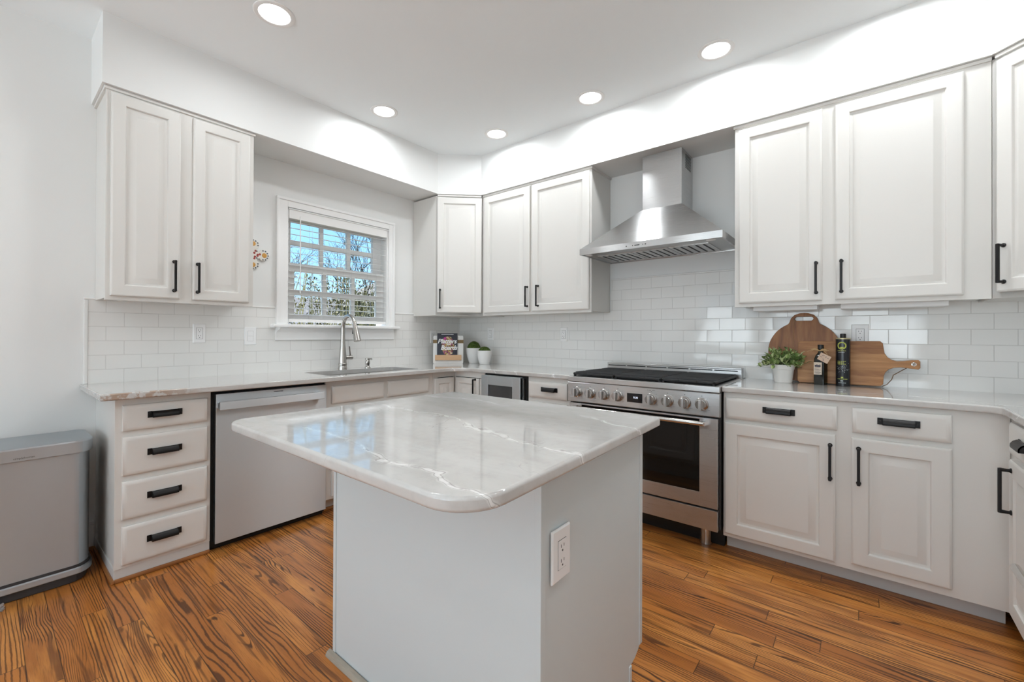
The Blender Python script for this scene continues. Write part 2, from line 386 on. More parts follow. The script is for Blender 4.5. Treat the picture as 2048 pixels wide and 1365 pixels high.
# soffit
so = .345; dg = .6155
poly = [(0, -2.858), (so, -2.858), (so, -dg - .005), (dg + .005, -so), (XR - dg - .005, -so), (XR - so, -dg - .005), (XR - so, -3.4), (XR, -3.4), (XR, 0), (0, 0)]
struct(MB().prism(poly, ZS, ZC).build('soffit', PAINT_WALL, smooth=False))

# tile
def tiles(name, mat, boxes, parent=None):
    o = MB()
    for q in boxes: o.box(*q)
    return struct(o.build(name, mat, smooth=False))
TT = 1.378
tiles('wall_left_tile', TILE_A, [(0, -2.865, CT, .008, -1.876, TT), (0, -1.876, CT, .008, -.846, 1.146), (0, -.846, CT, .008, -.008, TT)])
tiles('wall_rear_tile', TILE_B, [(0, -.008, CT, 1.725, 0, TT), (1.725, -.008, CT, 2.69, 0, 1.632), (2.69, -.008, CT, XR, 0, TT)])
CAPM = plain('tile edge', (.82, .815, .80), .12)
cap = MB()
cap.box(0, -2.883, CT, .012, -2.865, TT, .004).box(0, -2.883, TT, .013, -1.876, TT + .012, .004).box(0, -.846, TT, .013, -.008, TT + .012, .004)
cap.box(1.725, -.012, 1.632, 2.69, 0, 1.644, .004)
struct(cap.build('trim_1', CAPM))
struct(MB().box(0, YF, 0, .016, -2.835, .135, .004).box(0, YF, .135, .011, -2.835, .155, .004).build('baseboard_left', PAINT_TRIM))
struct(MB().box(0.016, YF, 0, .034, -2.835, .019, .006).build('trim_2', OAKTRIM))
struct(MB().box(0.3, YF, 0, XR, YF + .016, .14, .004).build('baseboard_front', PAINT_TRIM))
struct(MB().box(XR - .016, YF, 0, XR, -1.95, .14, .004).build('baseboard_right', PAINT_TRIM))

# ------------------------------------------------------------------ window over the sink
wr = sroot('window_1')
jm = MB()   # casing boards with a raised back band, jamb liner, stool and apron
for y0, z0, y1, z1 in ((-1.870, 1.262, WY0, 2.19), (WY1, 1.262, -.852, 2.19), (WY0, WZ1, WY1, 2.19)): jm.box(0, y0, z0, .018, y1, z1, .002)
for y0, z0, y1, z1 in ((-1.876, 1.262, -1.856, 2.181), (-.866, 1.262, -.846, 2.181), (-1.876, 2.18, -.846, 2.20)): jm.box(0, y0, z0, .028, y1, z1, .004)
jm.box(-.16, WY0, WZ0, 0, WY0 + .012, WZ1).box(-.16, WY1 - .012, WZ0, 0, WY1, WZ1).box(-.16, WY0, WZ1 - .012, 0, WY1, WZ1)
jm.build('window_casing', PAINT_TRIM, wr)
MB().box(-.16, WY0, WZ0 - .02, 0, WY1, WZ0 + .002).box(-.01, -1.912, 1.240, .065, -.812, 1.264, .007).build('window_sill', PAINT_TRIM, wr)
ap = MB(); prof = [(0, 1.148), (.018, 1.148), (.018, 1.20), (.024, 1.215), (.036, 1.226), (.040, 1.240), (0, 1.240)]
ap.loops([[(x, -1.876 + max(0, x - .018), z) for x, z in prof], [(x, -.846 - max(0, x - .018), z) for x, z in prof]])
ap.build('window_apron', PAINT_TRIM, wr)
PANE = bpy.data.materials.new('window glass'); PANE.use_nodes = True; _t = PANE.node_tree; _t.nodes.clear()
_o = _t.nodes.new('ShaderNodeOutputMaterial'); _a = _t.nodes.new('ShaderNodeBsdfTransparent'); _g = _t.nodes.new('ShaderNodeBsdfGlossy'); _g.inputs['Roughness'].default_value = .02; _m = _t.nodes.new('ShaderNodeMixShader'); _f = _t.nodes.new('ShaderNodeFresnel'); _f.inputs[0].default_value = 1.3
_t.links.new(_f.outputs[0], _m.inputs[0]); _t.links.new(_a.outputs[0], _m.inputs[1]); _t.links.new(_g.outputs[0], _m.inputs[2]); _t.links.new(_m.outputs[0], _o.inputs[0])
def sash(name, x, y0, z0, y1, z1, gy, gz, t=.03):
    s = MB(); ys = [y0] + [q for g in gy for q in g] + [y1]
    for i in range(0, len(ys), 2): s.box(x - t / 2, ys[i], z0, x + t / 2, ys[i + 1], z1, .003)
    zs = [z0] + [q for g in gz for q in g] + [z1]
    for i in range(0, len(zs), 2): s.box(x - t / 2 + .002, y0, zs[i], x + t / 2 - .002, y1, zs[i + 1], .003)
    o = s.build(name, PAINT_TRIM, wr)
    MB().box(x - .002, y0 + .01, z0 + .01, x + .001, y1 - .01, z1 - .01).build('pane', PANE, o, smooth=False)
sash('upper_sash', -.105, -1.783, 1.69, -.917, 2.12, [(-1.726, -1.493), (-1.462, -1.255), (-1.220, -1.003)], [(1.742, 1.878), (1.915, 2.055)])
sash('lower_sash', -.066, -1.783, 1.285, -.917, 1.735, [(-1.713, -1.488), (-1.454, -1.235), (-1.201, -.990)], [(1.346, 1.492), (1.532, 1.676)])
MB().box(-.06, -1.37, 1.735, -.04, -1.31, 1.748, .003).build('sash_lock', PAINT_TRIM, wr)

# blind
BL = thing('window_blind', 'white horizontal slat blind lowered over the window above the sink', 'blind', (0, 0, 0))
MB().box(-.055, -1.782, 2.055, .012, -.918, 2.128, .004).box(.006, -1.79, 2.120, .02, -.910, 2.128, .003).build('valance', PAINT_TRIM, BL)
SLATM = plain('blind slat', (.88, .88, .875), .4)
_t = SLATM.node_tree; _tr = _t.nodes.new('ShaderNodeBsdfTranslucent'); _tr.inputs[0].default_value = (.85, .85, .84, 1); _mx = _t.nodes.new('ShaderNodeMixShader'); _mx.inputs[0].default_value = .5
_t.links.new(_t.nodes['Principled BSDF'].outputs[0], _mx.inputs[1]); _t.links.new(_tr.outputs[0], _mx.inputs[2]); _t.links.new(_mx.outputs[0], _t.nodes['Material Output'].inputs[0])
zz = 2.040; tl = rad(8.5)
while zz > 1.315:
    sl = MB(); c_, s_ = math.cos(tl), math.sin(tl)
    pts = [(.025 * c_, -.025 * s_), (.012 * c_, -.012 * s_ + .001), (0, .0012), (-.025 * c_, .025 * s_)]
    lo = [(p[0] - .026, p[1] + zz) for p in pts]; lo = lo + [(p[0], p[1] - .0022) for p in lo[::-1]]
    sl.loops([[(x, -1.772, z) for x, z in lo], [(x, -.925, z) for x, z in lo]])
    sl.build('slat', SLATM, BL); zz -= .0465
MB().box(-.052, -1.775, 1.284, 0, -.922, 1.306, .004).build('bottom_rail', PAINT_TRIM, BL)
cd = MB()
for y in (-1.60, -1.34, -1.08): cd.tube([(-.001, y, 1.30), (-.001, y, 2.06)], .0008, 5); cd.tube([(-.05, y, 1.30), (-.05, y, 2.06)], .0008, 5)
cd.build('ladder_cord', SLATM, BL)
MB().tube([(.016, -1.70, 1.50), (.014, -1.70, 2.08)], .004, 8).build('tilt_wand', PLASTIC, BL)

# ================================================================== CABINET PARTS (local frame: x right, y into wall, z up; face at y=0)
RA, RB, RC, RD1, RD2 = rad(90), 0.0, rad(-90), rad(45), rad(-45)
def ring(x0, z0, x1, z1, i, y): return [(x0 + i, y, z0 + i), (x1 - i, y, z0 + i), (x1 - i, y, z1 - i), (x0 + i, y, z1 - i)]
def raised(x0, z0, x1, z1, t=.021, fr=.057):
    p = [(0, 0), (0, -t + .006), (.006, -t + .001), (.010, -t), (fr - .004, -t), (fr, -t + .002), (fr + .004, -t + .0105), (fr + .011, -t + .0125), (fr + .017, -t + .012), (fr + .043, -t + .002), (fr + .046, -t + .0005)]
    return MB().loops([ring(x0, z0, x1, z1, i, y) for i, y in p])
def slab(x0, z0, x1, z1, t=.021):
    p = [(0, 0), (0, -t + .008), (.004, -t + .004), (.013, -t), (.02, -t)]
    return MB().loops([ring(x0, z0, x1, z1, i, y) for i, y in p])
def bar_handle(x, zc, L=.168, y0=-.021, parent=None, mat=None):
    o = MB(); h = L / 2
    for z in (zc - h + .004, zc + h - .004):
        o.lathe([(.0095, 0), (.0095, .003), (.0062, .006), (.0058, .012), (.0072, .026), (.0072, .031)], (x, y0, z), 14, 'y')
    o.box(x - .0058, y0 - .036, zc - h - .002, x + .0058, y0 - .025, zc + h + .002, .0025)
    return o.build('handle', mat or BLACK, parent)
def cup_handle(xc, zc, w=.142, y0=-.021, parent=None):
    o = MB(); a = w / 2; h = .0155
    for s in (-1, 1): 
        xa, xb = sorted((xc + s * a, xc + s * (a - .019)))
        o.box(xa, y0 - .004, zc - h, xb, y0, zc + h, .001)
        o.lathe([(.003, 0), (.003, .0055), (.001, .006)], (xc + s * (a - .009), y0, zc), 10, 'y')
    pr = [(-.003, .0145), (-.010, .0150), (-.019, .0095), (-.0255, 0), (-.0265, -.0085), (-.0255, -.0145), (-.0225, -.0145), (-.0225, -.008), (-.021, 0), (-.016, .006), (-.009, .0095), (-.003, .0095)]
    b = a - .017
    o.loops([[(xc - b, y0 + p, zc + q) for p, q in pr], [(xc + b, y0 + p, zc + q) for p, q in pr]])
    for s in (-1, 1):
        x = xc + s * b; pr2 = pr[:7] + [(-.003, -.0145)]
        xa, xb = sorted((x, x - s * .003)); o.loops([[(xa, y0 + p, zc + q) for p, q in pr2], [(xb, y0 + p, zc + q) for p, q in pr2]])
    return o.build('handle', BLACK, parent)
def door(par, x0, z0, x1, z1, hx=None, hz=None, L=.168, name='door', fr=.057, mat=None):
    d = raised(x0, z0, x1, z1, fr=fr).build(name, mat or PAINT_CAB, par)
    if hx is not None: bar_handle(hx, hz, L, parent=d)
    return d
def drawer(par, x0, z0, x1, z1, handle=True, name='drawer', hx=None):
    d = slab(x0, z0, x1, z1).build(name, PAINT_CAB, par)
    if handle: cup_handle((x0 + x1) / 2 if hx is None else hx, (z0 + z1) / 2 + .008, parent=d)
    return d
def crown(par, x0, x1, left=False, right=False, depth=.32):
    """small bead and cove between the cabinet top and the soffit"""
    o = MB(); o.box(x0 - (.008 if left else 0), -.009, 2.442, x1 + (.008 if right else 0), .03, ZS - .001, .003)
    if left: o.box(x0 - .008, .03, 2.442, x0 + .02, depth - .002, ZS - .001, .003)
    if right: o.box(x1 - .02, .03, 2.442, x1 + .008, depth - .002, ZS - .001, .003)
    return o.build('crown_moulding', PAINT_CAB, par)
ZU = 1.365
def upper_body(par, x0, x1, depth=.32, lstile=True):
    o = MB(); o.box(x0, 0, ZU, x1, .02, 2.445, .0012).box(x0 + .004, .02, ZU + .011, x1 - .004, depth - .001, 2.445, .001)
    return o.build('body', PAINT_CAB, par)

# ---- upper cabinet left of the window (wall A; world y = -2.84 + local x)
U1 = thing('upper_cabinet', 'tall narrow two-door white wall cabinet left of the sink window', 'cabinet', (.32, -2.84, 0), RA)
upper_body(U1, 0, .697); crown(U1, 0, .697, True, True)
door(U1, .018, 1.387, .312, 2.432, .284, 1.512); door(U1, .372, 1.387, .670, 2.432, .394, 1.512)
# ---- diagonal corner cabinet
U2 = thing('corner_cabinet', 'single-door diagonal white wall cabinet in the corner beside the sink window', 'cabinet', (.3205, -.6205, 0), RD1)
dl = .3 * math.sqrt(2)
b = MB(); b.box(0, 0, ZU, dl, .02, 2.445, .001)
pl = [(.0, 0), (-.2262, .2262), (.0, .4525 - .001), (dl / 2, .4525 + .2), (dl, .4525 - .001), (dl + .2262, .2262), (dl, 0)]
b.xform(Matrix.Identity(4))
inv = Matrix.Rotation(-RD1, 4, 'Z') @ Matrix.Translation((-.3205, .6205, 0))
wp = [(.001, -.001), (.001, -.6205), (.3205, -.6205), (.6205, -.3205), (.6205, -.001)]
lp = [(inv @ Vector((x, y, 0)))[:2] for x, y in wp]
b.prism(lp, ZU + .001, 2.445, 0); b.build('body', PAINT_CAB, U2); crown(U2, .014, dl - .014)
door(U2, .014, 1.392, dl - .012, 2.432, .040, 1.515)
# ---- two-door upper left of the hood
U3 = thing('upper_cabinet', 'two-door white wall cabinet between the corner cabinet and the range hood', 'cabinet', (.6225, -.32, 0), RB)
upper_body(U3, 0, 1.099); crown(U3, 0, 1.099, False, True)
door(U3, .026, 1.388, .534, 2.432, .517, 1.512); door(U3, .560, 1.388, 1.085, 2.432, .626, 1.512)
# ---- two-door upper right of the hood
U4 = thing('upper_cabinet', 'wide two-door white wall cabinet right of the range hood, above the cutting boards', 'cabinet', (2.687, -.32, 0), RB)
upper_body(U4, 0, 1.046); crown(U4, 0, 1.046, True, False)
door(U4, .024, 1.387, .428, 2.425, .402, 1.510); door(U4, .485, 1.387, .957, 2.425, .510, 1.510)
# ---- diagonal corner cabinet at the right edge
U5 = thing('corner_cabinet', 'diagonal white wall cabinet with one door at the right edge of the room', 'cabinet', (3.735, -.3205, 0), RD2)
inv = Matrix.Rotation(-RD2, 4, 'Z') @ Matrix.Translation((-3.735, .3205, 0))
wp = [(3.735, -.001), (3.735, -.3205), (XR - .3205, -.615), (XR - .001, -.615), (XR - .001, -.001)]
lp = [(inv @ Vector((x, y, 0)))[:2] for x, y in wp]; dl2 = .2945 * math.sqrt(2)
b = MB(); b.box(0, 0, ZU, dl2, .02, 2.445, .001); b.prism(lp, ZU + .001, 2.445, 0); b.build('body', PAINT_CAB, U5); crown(U5, .014, dl2 - .014)
door(U5, .026, 1.392, dl2 - .014, 2.425, .056, 1.515)

def bake_turn(root):
    R = Matrix.Rotation(root.rotation_euler.z, 4, 'Z'); root.rotation_euler = (0, 0, 0)
    def walk(o):
        for c_ in o.children:
            c_.data.transform(R); walk(c_)
    bpy.context.view_layer.update(); walk(root)
bake_turn(U2); bake_turn(U5)

# ================================================================== BASE CABINETS
def base_body(par, x0, x1, depth, kick=.075, zk=.09, top=CB - .002, kl=0, back=.002):
    o = MB(); o.box(x0, 0, zk, x1, .02, top, .0012).box(x0 + .003, .02, zk, x1 - .003, depth - back, top, .001)
    o.build('body', PAINT_CAB, par)
    if kick is not None: MB().box(x0 + kl, kick, 0, x1, depth - back, zk, .001).build('toe_kick', PAINT_KICK, par)
# drawer stack, left end: world y = -2.83 + x
B1 = thing('drawer_cabinet', 'white base cabinet with four stacked drawers between dishwasher and trash can', 'cabinet', (.55, -2.832, 0), RA)
base_body(B1, 0, .394, .55, kick=.004, zk=.062)
for z0, z1 in ((.722, .846), (.508, .692), (.297, .478), (.080, .263)): drawer(B1, .026, z0, .376, z1, hx=.190)
MB().box(.0, -.010, 0, .394, .006, .019, .006).box(-.012, -.010, 0, .002, .53, .019, .006).build('shoe_moulding', OAKTRIM, B1)
# dishwasher
DW = thing('dishwasher', 'stainless steel dishwasher with a straight bar handle under the left countertop', 'dishwasher', (.55, -2.437, 0), RA)
MB().box(.002, .012, .02, .655, .52, CB - .003).build('tub', DARK, DW)
MB().box(.016, -.026, .045, .650, .010, .862, .003).build('door_panel', STEEL, DW)
MB().box(.004, .03, 0, .655, .06, .10).build('kick_plate', BLACKP, DW)
hb = MB(); hb.box(.020, -.078, .778, .612, -.062, .824, .004); hb.box(.022, -.066, .785, .045, -.026, .818, .003).box(.588, -.066, .785, .611, -.026, .818, .003)
hb.build('handle', STEEL, DW)
MB().box(.318, -.0268, .8455, .372, -.0258, .8490).build('badge', DARK, DW, smooth=False)
# sink cabinet
B2 = thing('sink_cabinet', 'white base cabinet with two false drawer fronts under the sink', 'cabinet', (.55, -1.780, 0), RA)
o = MB(); o.box(0, 0, .09, .925, .02, CB - .002, .001).box(0, .02, .09, .018, .54, CB - .002).box(.907, .02, .09, .925, .54, CB - .002).box(.018, .02, .09, .907, .54, .11).box(.018, .525, .11, .907, .54, CB - .002)
o.build('body', PAINT_CAB, B2); MB().box(0, .07, 0, .925, .5, .09).build('toe_kick', PAINT_KICK, B2)
for x0, x1 in ((.040, .446), (.482, .874)): drawer(B2, x0, .727, x1, .843, False, 'false_front')
door(B2, .040, .11, .446, .70, .42, .60); door(B2, .482, .11, .874, .70, .508, .60)
MB().box(0.0, .052, 0, .925, .070, .019, .006).build('shoe_moulding', OAKTRIM, B2)
# corner base cabinet with folding doors
B3 = thing('corner_base_cabinet', 'white corner base cabinet with a folding pair of inner-corner doors', 'cabinet', (0, 0, 0))
pl = [(.002, -.853), (.55, -.853), (.55, -.60), (.90, -.60), (.90, -.002), (.002, -.002)]
MB().prism(pl, .09, CB - .002).build('body', PAINT_CAB, B3, smooth=False)
pk = [(.002, -.853), (.48, -.853), (.48, -.53), (.90, -.53), (.90, -.002), (.002, -.002)]
MB().prism(pk, 0, .09).build('toe_kick', PAINT_KICK, B3, smooth=False)
d = raised(.010, .11, .230, .828, fr=.045); d.xform(Matrix.Translation((.55, -.853, 0)) @ Matrix.Rotation(RA, 4, 'Z')); d.build('door', PAINT_CAB, B3)
d = raised(.024, .11, .300, .828, fr=.045); d.xform(Matrix.Translation((.55, -.60, 0))); dd = d.build('door', PAINT_CAB, B3)
h = bar_handle(.266, .74, .168, parent=dd); h.data.transform(Matrix.Translation((.55, -.60, 0)))
MB().box(.553, -.8, .829, .556, -.62, .833).box(.57, -.603, .829, .88, -.601, .833).build('reveal', DARK, B3)
# base cabinet with microwave opening and drawer, left of the range
B4 = thing('base_cabinet', 'white base cabinet holding the built-in oven, left of the range', 'cabinet', (.902, -.60, 0), RB)
o = MB()
o.box(0, 0, .09, .813, .02, .50, .001).box(.445, 0, .50, .813, .02, CB - .002, .001).box(0, .02, .09, .813, .598, .49).box(.445, .02, .49, .813, .598, CB - .002).box(0, .55, .49, .445, .598, CB - .002).box(0, .0, .50, .006, .55, CB - .002)
o.build('body', PAINT_CAB, B4); MB().box(0, .07, 0, .813, .598, .09).build('toe_kick', PAINT_KICK, B4)
drawer(B4, .458, .732, .790, .848, hx=.645)
for z0, z1 in ((.53, .70), (.32, .50), (.11, .29)): drawer(B4, .458, z0, .790, z1)
door(B4, .02, .11, .425, .47)
MW = thing('built_in_microwave', 'small stainless built-in oven with dark glass set below the corner countertop', 'oven', (.910, -.60, 0), RB)
MB().box(0.0, -.002, .502, .433, .54, CB - .004).build('cavity', DARK, MW)
fr_ = MB(); a = (.0, .512, .395, .868)
for x0, z0, x1, z1 in ((0, .512, .072, .868), (.318, .512, .395, .868), (.072, .795, .318, .868), (.072, .512, .318, .60)): fr_.box(x0, -.050, z0, x1, -.012, z1, .002)
fr_.build('door_frame', STEEL, MW)
MB().box(.07, -.040, .598, .320, -.020, .797).build('door_glass', MWGLASS, MW, smooth=False)
MB().box(.03, -.012, .515, .39, 0, .86).box(.404, -.03, .52, .412, -.004, .862).build('door_inner', plain('dark steel', (.2, .2, .2), .35, metal=1), MW)

# ---- base cabinet right of the range (x 2.69 - 3.74)
B5 = thing('base_cabinet', 'white two-drawer two-door base cabinet right of the range with a blank corner panel', 'cabinet', (2.690, -.60, 0), RB)
base_body(B5, 0, 1.0515, .60, kick=.085, zk=.086)
drawer(B5, .014, .740, .500, .855, hx=.262); drawer(B5, .556, .740, .885, .858, hx=.717)
door(B5, .008, .108, .494, .718, .474, .588, fr=.062); door(B5, .553, .122, .885, .716, .580, .588, fr=.062)
# ---- base cabinet on the right wall
B6 = thing('base_cabinet', 'white base cabinet with one drawer and door on the right-hand wall, cut by the frame', 'cabinet', (3.742, -.6008, 0), RC)
base_body(B6, 0, .56, .606, kick=.08, zk=.10)
drawer(B6, .078, .738, .535, .862, hx=.308); door(B6, .078, .118, .535, .718, .128, .602, fr=.062)
# ---- appliance beyond it: only the end of its silver bar handle enters the picture
AP = thing('undercounter_appliance', 'undercounter appliance at the right edge showing only a silver bar handle', 'appliance', (3.742, -1.170, 0), RC)
MB().box(.004, .0, .02, .60, .60, CB - .004).build('cabinet_shell', DARK, AP)
MB().box(.006, -.024, .10, .598, .0, .86, .003).build('door_panel', STEEL_RANGE, AP)
hb = MB(); hb.tube([(.018, -.092, .478), (.585, -.092, .478)], .012, 14); hb.tube([(.06, -.09, .478), (.06, -.022, .478)], .008, 10); hb.tube([(.54, -.09, .478), (.54, -.022, .478)], .008, 10)
hb.build('handle', CHROME, AP)

# ================================================================== COUNTERTOPS
def arc(cx, cy, r, a0, a1, n=8): return [(cx + r * math.cos(rad(a0 + (a1 - a0) * i / n)), cy + r * math.sin(rad(a0 + (a1 - a0) * i / n))) for i in range(n + 1)]
def counter(name, poly, mat, hole=None, label='', cat='countertop', z0=CB, z1=CT, bev=.007):
    o = MB().prism(poly, z0, z1, bev, 3).build(name, mat)
    if hole:
        c = MB().prism(hole, z0 - .05, z1 + .05).build('cut', None)
        md = o.modifiers.new('b', 'BOOLEAN'); md.operation = 'DIFFERENCE'; md.object = c; md.solver = 'EXACT'
        dg_ = bpy.context.evaluated_depsgraph_get(); me = bpy.data.meshes.new_from_object(o.evaluated_get(dg_))
        o.modifiers.clear(); o.data = me; bpy.data.objects.remove(c)
        me.polygons.foreach_set('use_smooth', [True] * len(me.polygons)); me.set_sharp_from_angle(angle=rad(35))
    w_ = o.modifiers.new('weighted', 'WEIGHTED_NORMAL'); w_.keep_sharp = True; w_.weight = 80
    return tag(o, label, cat)
ff = .630
pA = [(.001, -2.895), (ff, -2.895)] + [(ff, -.80)] + arc(ff + .14, -ff - .14, .14, 180, 90) + [(1.727, -ff), (1.727, -.001), (.001, -.001)]
hole = arc(.20, -1.72, .03, 180, 270, 4) + arc(.50, -1.72, .03, 270, 360, 4) + arc(.50, -1.00, .03, 0, 90, 4) + arc(.20, -1.00, .03, 90, 180, 4)
counter('countertop', pA, STONE_A, hole, 'long L-shaped pale veined stone countertop holding the sink')
fc = 3.712
pB = [(2.688, -ff + .002), (fc - .05, -ff + .002)] + arc(fc - .05, -ff + .002 - .05, .05, 90, 0)[1:] + [(fc, -1.80), (XR - .001, -1.80), (XR - .001, -.001), (2.688, -.001)]
counter('countertop', pB, STONE_B, None, 'pale veined stone countertop right of the range under the cutting boards')
# sink
SK = thing('sink', 'undermount stainless steel sink sunk into the left countertop', 'sink', (.35, -1.36, CB))
b = MB(); i0 = [(.16 + dx, dy) for dx, dy in ()]
def rr(x0, y0, x1, y1, r, z, n=4): 
    return [(x, y, z) for x, y in arc(x0 + r, y0 + r, r, 180, 270, n) + arc(x1 - r, y0 + r, r, 270, 360, n) + arc(x1 - r, y1 - r, r, 0, 90, n) + arc(x0 + r, y1 - r, r, 90, 180, n)]
b.loops([rr(-.20, -.41, .17, .41, .03, -.001), rr(-.178, -.388, .148, .388, .03, -.001), rr(-.176, -.386, .146, .386, .03, -.19), rr(-.15, -.36, .12, .36, .04, -.205), rr(-.04, -.05, .04, .05, .03, -.21)], False, True)
b.build('basin', STEEL_SINK, SK)
MB().lathe([(.045, -.209), (.045, -.206), (.03, -.207), (.005, -.208)], (0, 0, 0), 20).build('drain', CHROME, SK)

# ================================================================== FAUCET, SOAP PUMP
FA = thing('faucet', 'tall brushed nickel gooseneck pull-down faucet behind the sink', 'faucet', (.095, -1.395, CT))
MB().lathe([(.034, 0), (.034, .018), (.031, .024), (.031, .032), (.033, .036), (.033, .044), (.030, .05)], seg=28).build('base', NICKEL, FA)
nk = [(0, 0, .05), (0, 0, .12), (0, 0, .19), (0, 0, .25), (0, 0, .32)]; nr = [.030, .026, .0205, .017, .0165]
for i in range(1, 13):
    a = PI * i / 12 * .93; nk.append((.088 - .088 * math.cos(a), 0, .325 + .098 * math.sin(a))); nr.append(.0165 - .001 * i / 12)
MB().tube(nk, nr, 20).build('gooseneck', NICKEL, FA)
p = Vector(nk[-1]); dr = (Vector(nk[-1]) - Vector(nk[-2])).normalized()
MB().tube([p, p + dr * .03, p + dr * .10, p + dr * .125, p + dr * .127], [.0165, .0185, .026, .027, .022], 20).build('spray_head', NICKEL, FA)
MB().tube([p + Vector((-.017, -.002, -.03)), p + Vector((-.022, -.004, -.065))], .006, 8).build('spray_button', BLACKP, FA)
MB().tube([(0, .02, .092), (0, .060, .092), (0, .063, .092), (0, .082, .092), (0, .085, .092)], [.0165, .0165, .018, .018, .014], 18).build('handle_hub', NICKEL, FA)
MB().tube([(.002, .066, .10), (.008, .058, .14), (.014, .050, .182)], [.0062, .005, .0045], 10).build('handle_lever', NICKEL, FA)
SO = thing('soap_dispenser', 'short brushed nickel soap pump beside the faucet', 'soap dispenser', (.10, -1.172, CT))
MB().lathe([(.024, 0), (.024, .004), (.017, .010), (.0145, .018), (.018, .035), (.019, .05), (.015, .062)], seg=22).build('body', NICKEL, SO)
MB().lathe([(.013, .062), (.019, .068), (.019, .078), (.010, .081)], seg=22).tube([(.01, 0, .073), (.055, 0, .076), (.058, 0, .068)], .006, 8).build('pump_head', NICKEL, SO)

# ================================================================== RANGE
RX0, RX1 = 1.7305, 2.6855
RG = thing('range', 'wide stainless steel gas range with eight knobs and dark oven window', 'range', (RX0, -.60, 0), RB)
w = RX1 - RX0
MB().box(.003, -.03, .12, w - .003, .575, .878).build('body', plain('range side panel', (.03, .03, .03), .4), RG)
MB().box(.004, .06, .0, w - .004, .09, .125).build('kick_plate', BLACKP, RG)
MB().box(0, -.066, .8785, w, .50, .912, .004).box(0, .50, .8785, w, .594, .916).build('cooktop_rim', STEEL_RANGE, RG)
MB().box(.03, -.045, .9115, w - .03, .50, .9145).build('burner_tray', BLACKP, RG)
cp = MB(); pr = [(-.03, .876), (-.0625, .876), (-.0665, .872), (-.0665, .748), (-.0625, .744), (-.03, .744)]
cp.loops([[(.001, y, z) for y, z in pr], [(w - .001, y, z) for y, z in pr]]); cp.build('control_panel', STEEL_RANGE, RG)
DSP = MB().box(2.156 - RX0, -.0685, .7795, 2.2535 - RX0, -.066, .835, .0005).build('display', plain('display glass', (.012, .012, .013), .12), RG)
DIG = plain('display digits', (.8, .85, .95), .5, emit=(.75, .82, 1.0), est=.9)
text('display_digits', '8:30', .017, DIG, DSP, Matrix.Translation((2.212 - RX0, -.0690, .810)) @ FACE, ext=.0002)
KNOB = plain('knob steel', (.42, .41, .40), .2, metal=1)
for kx in (1.802, 1.902, 2.000, 2.095, 2.309, 2.405, 2.502, 2.594):
    x = kx - RX0; zk = .811
    k = MB().lathe([(.0355, 0), (.0355, .004), (.033, .006), (.033, .010), (.029, .012), (.0275, .034), (.0255, .036), (.012, .036)], (x, -.0665, zk - .0), 36, 'y').build('knob', KNOB, RG)
    MB().box(x - .0075, -.0665 - .052, zk - .029, x + .0075, -.0665 - .035, zk + .027, .003).build('knob_grip', STEEL_RANGE, k)
MARK = plain('printed marks', (.12, .12, .12), .5)
mk = MB()
for kx in (1.802, 1.902, 2.0, 2.095, 2.309, 2.405, 2.502, 2.594):
    x = kx - RX0; mk.box(x - .0022, -.0672, .853, x + .0022, -.0664, .857)
    for dx, dz in ((.034, -.034), (.040, -.034), (.030, .03)): mk.box(x + dx - .0016, -.0672, .811 + dz, x + dx + .0012, -.0664, .811 + dz + .003)
for dx in (-.025, -.015, -.008, .006, .014): mk.box(2.309 - RX0 + dx, -.0672, .862, 2.309 - RX0 + dx + .006, -.0664, .8645)
mk.build('printed_marks', MARK, RG, smooth=False)
MB().box(.012, -.048, .738, w - .012, -.03, .744).box(.1, -.035, .70, w - .1, -.02, .738).build('vent_gap', DARK, RG)
OD = MB()
for x0, z0, x1, z1 in ((.010, .240, .105, .735), (.850, .240, w - .010, .735), (.105, .240, .850, .318), (.105, .726, .850, .735)): OD.box(x0, -.064, z0, x1, -.026, z1, .0015)
OD = OD.build('oven_door', STEEL_RANGE, RG)
MB().box(.100, -.061, .313, .855, -.03, .730).build('oven_window', GLASSY, OD, smooth=False)
hb = MB(); hb.tube([(.067, -.122, .711), (w - .067, -.122, .711)], .0125, 16)
for x in (.075, w - .075): hb.box(x - .012, -.125, .698, x + .014, -.060, .724, .003)
hb.build('oven_handle', CHROME, OD)
MB().box(.010, -.064, .116, w - .010, -.026, .229, .002).build('lower_drawer', STEEL_RANGE, RG)
for x in (.085, w - .095):
    MB().lathe([(.033, 0), (.035, .006), (.031, .02), (.031, .118)], (x, .035, 0), 22).build('foot', NICKEL, RG)
bg_ = MB(); bg_.box(.002, .525, .912, w - .008, .594, .970, .002).box(.002, .525, .970, w - .008, .594, .981, .003); BG = bg_.build('back_guard', STEEL_RANGE, RG)
sl = MB(); n = 6
for i in range(n):
    x0 = .012 + i * (w - .03) / n; sl.box(x0, .5235, .957, x0 + (w - .03) / n - .012, .5265, .9635)
sl.build('vent_slots', DARK, BG, smooth=False)
gw = (w - .05) / 3
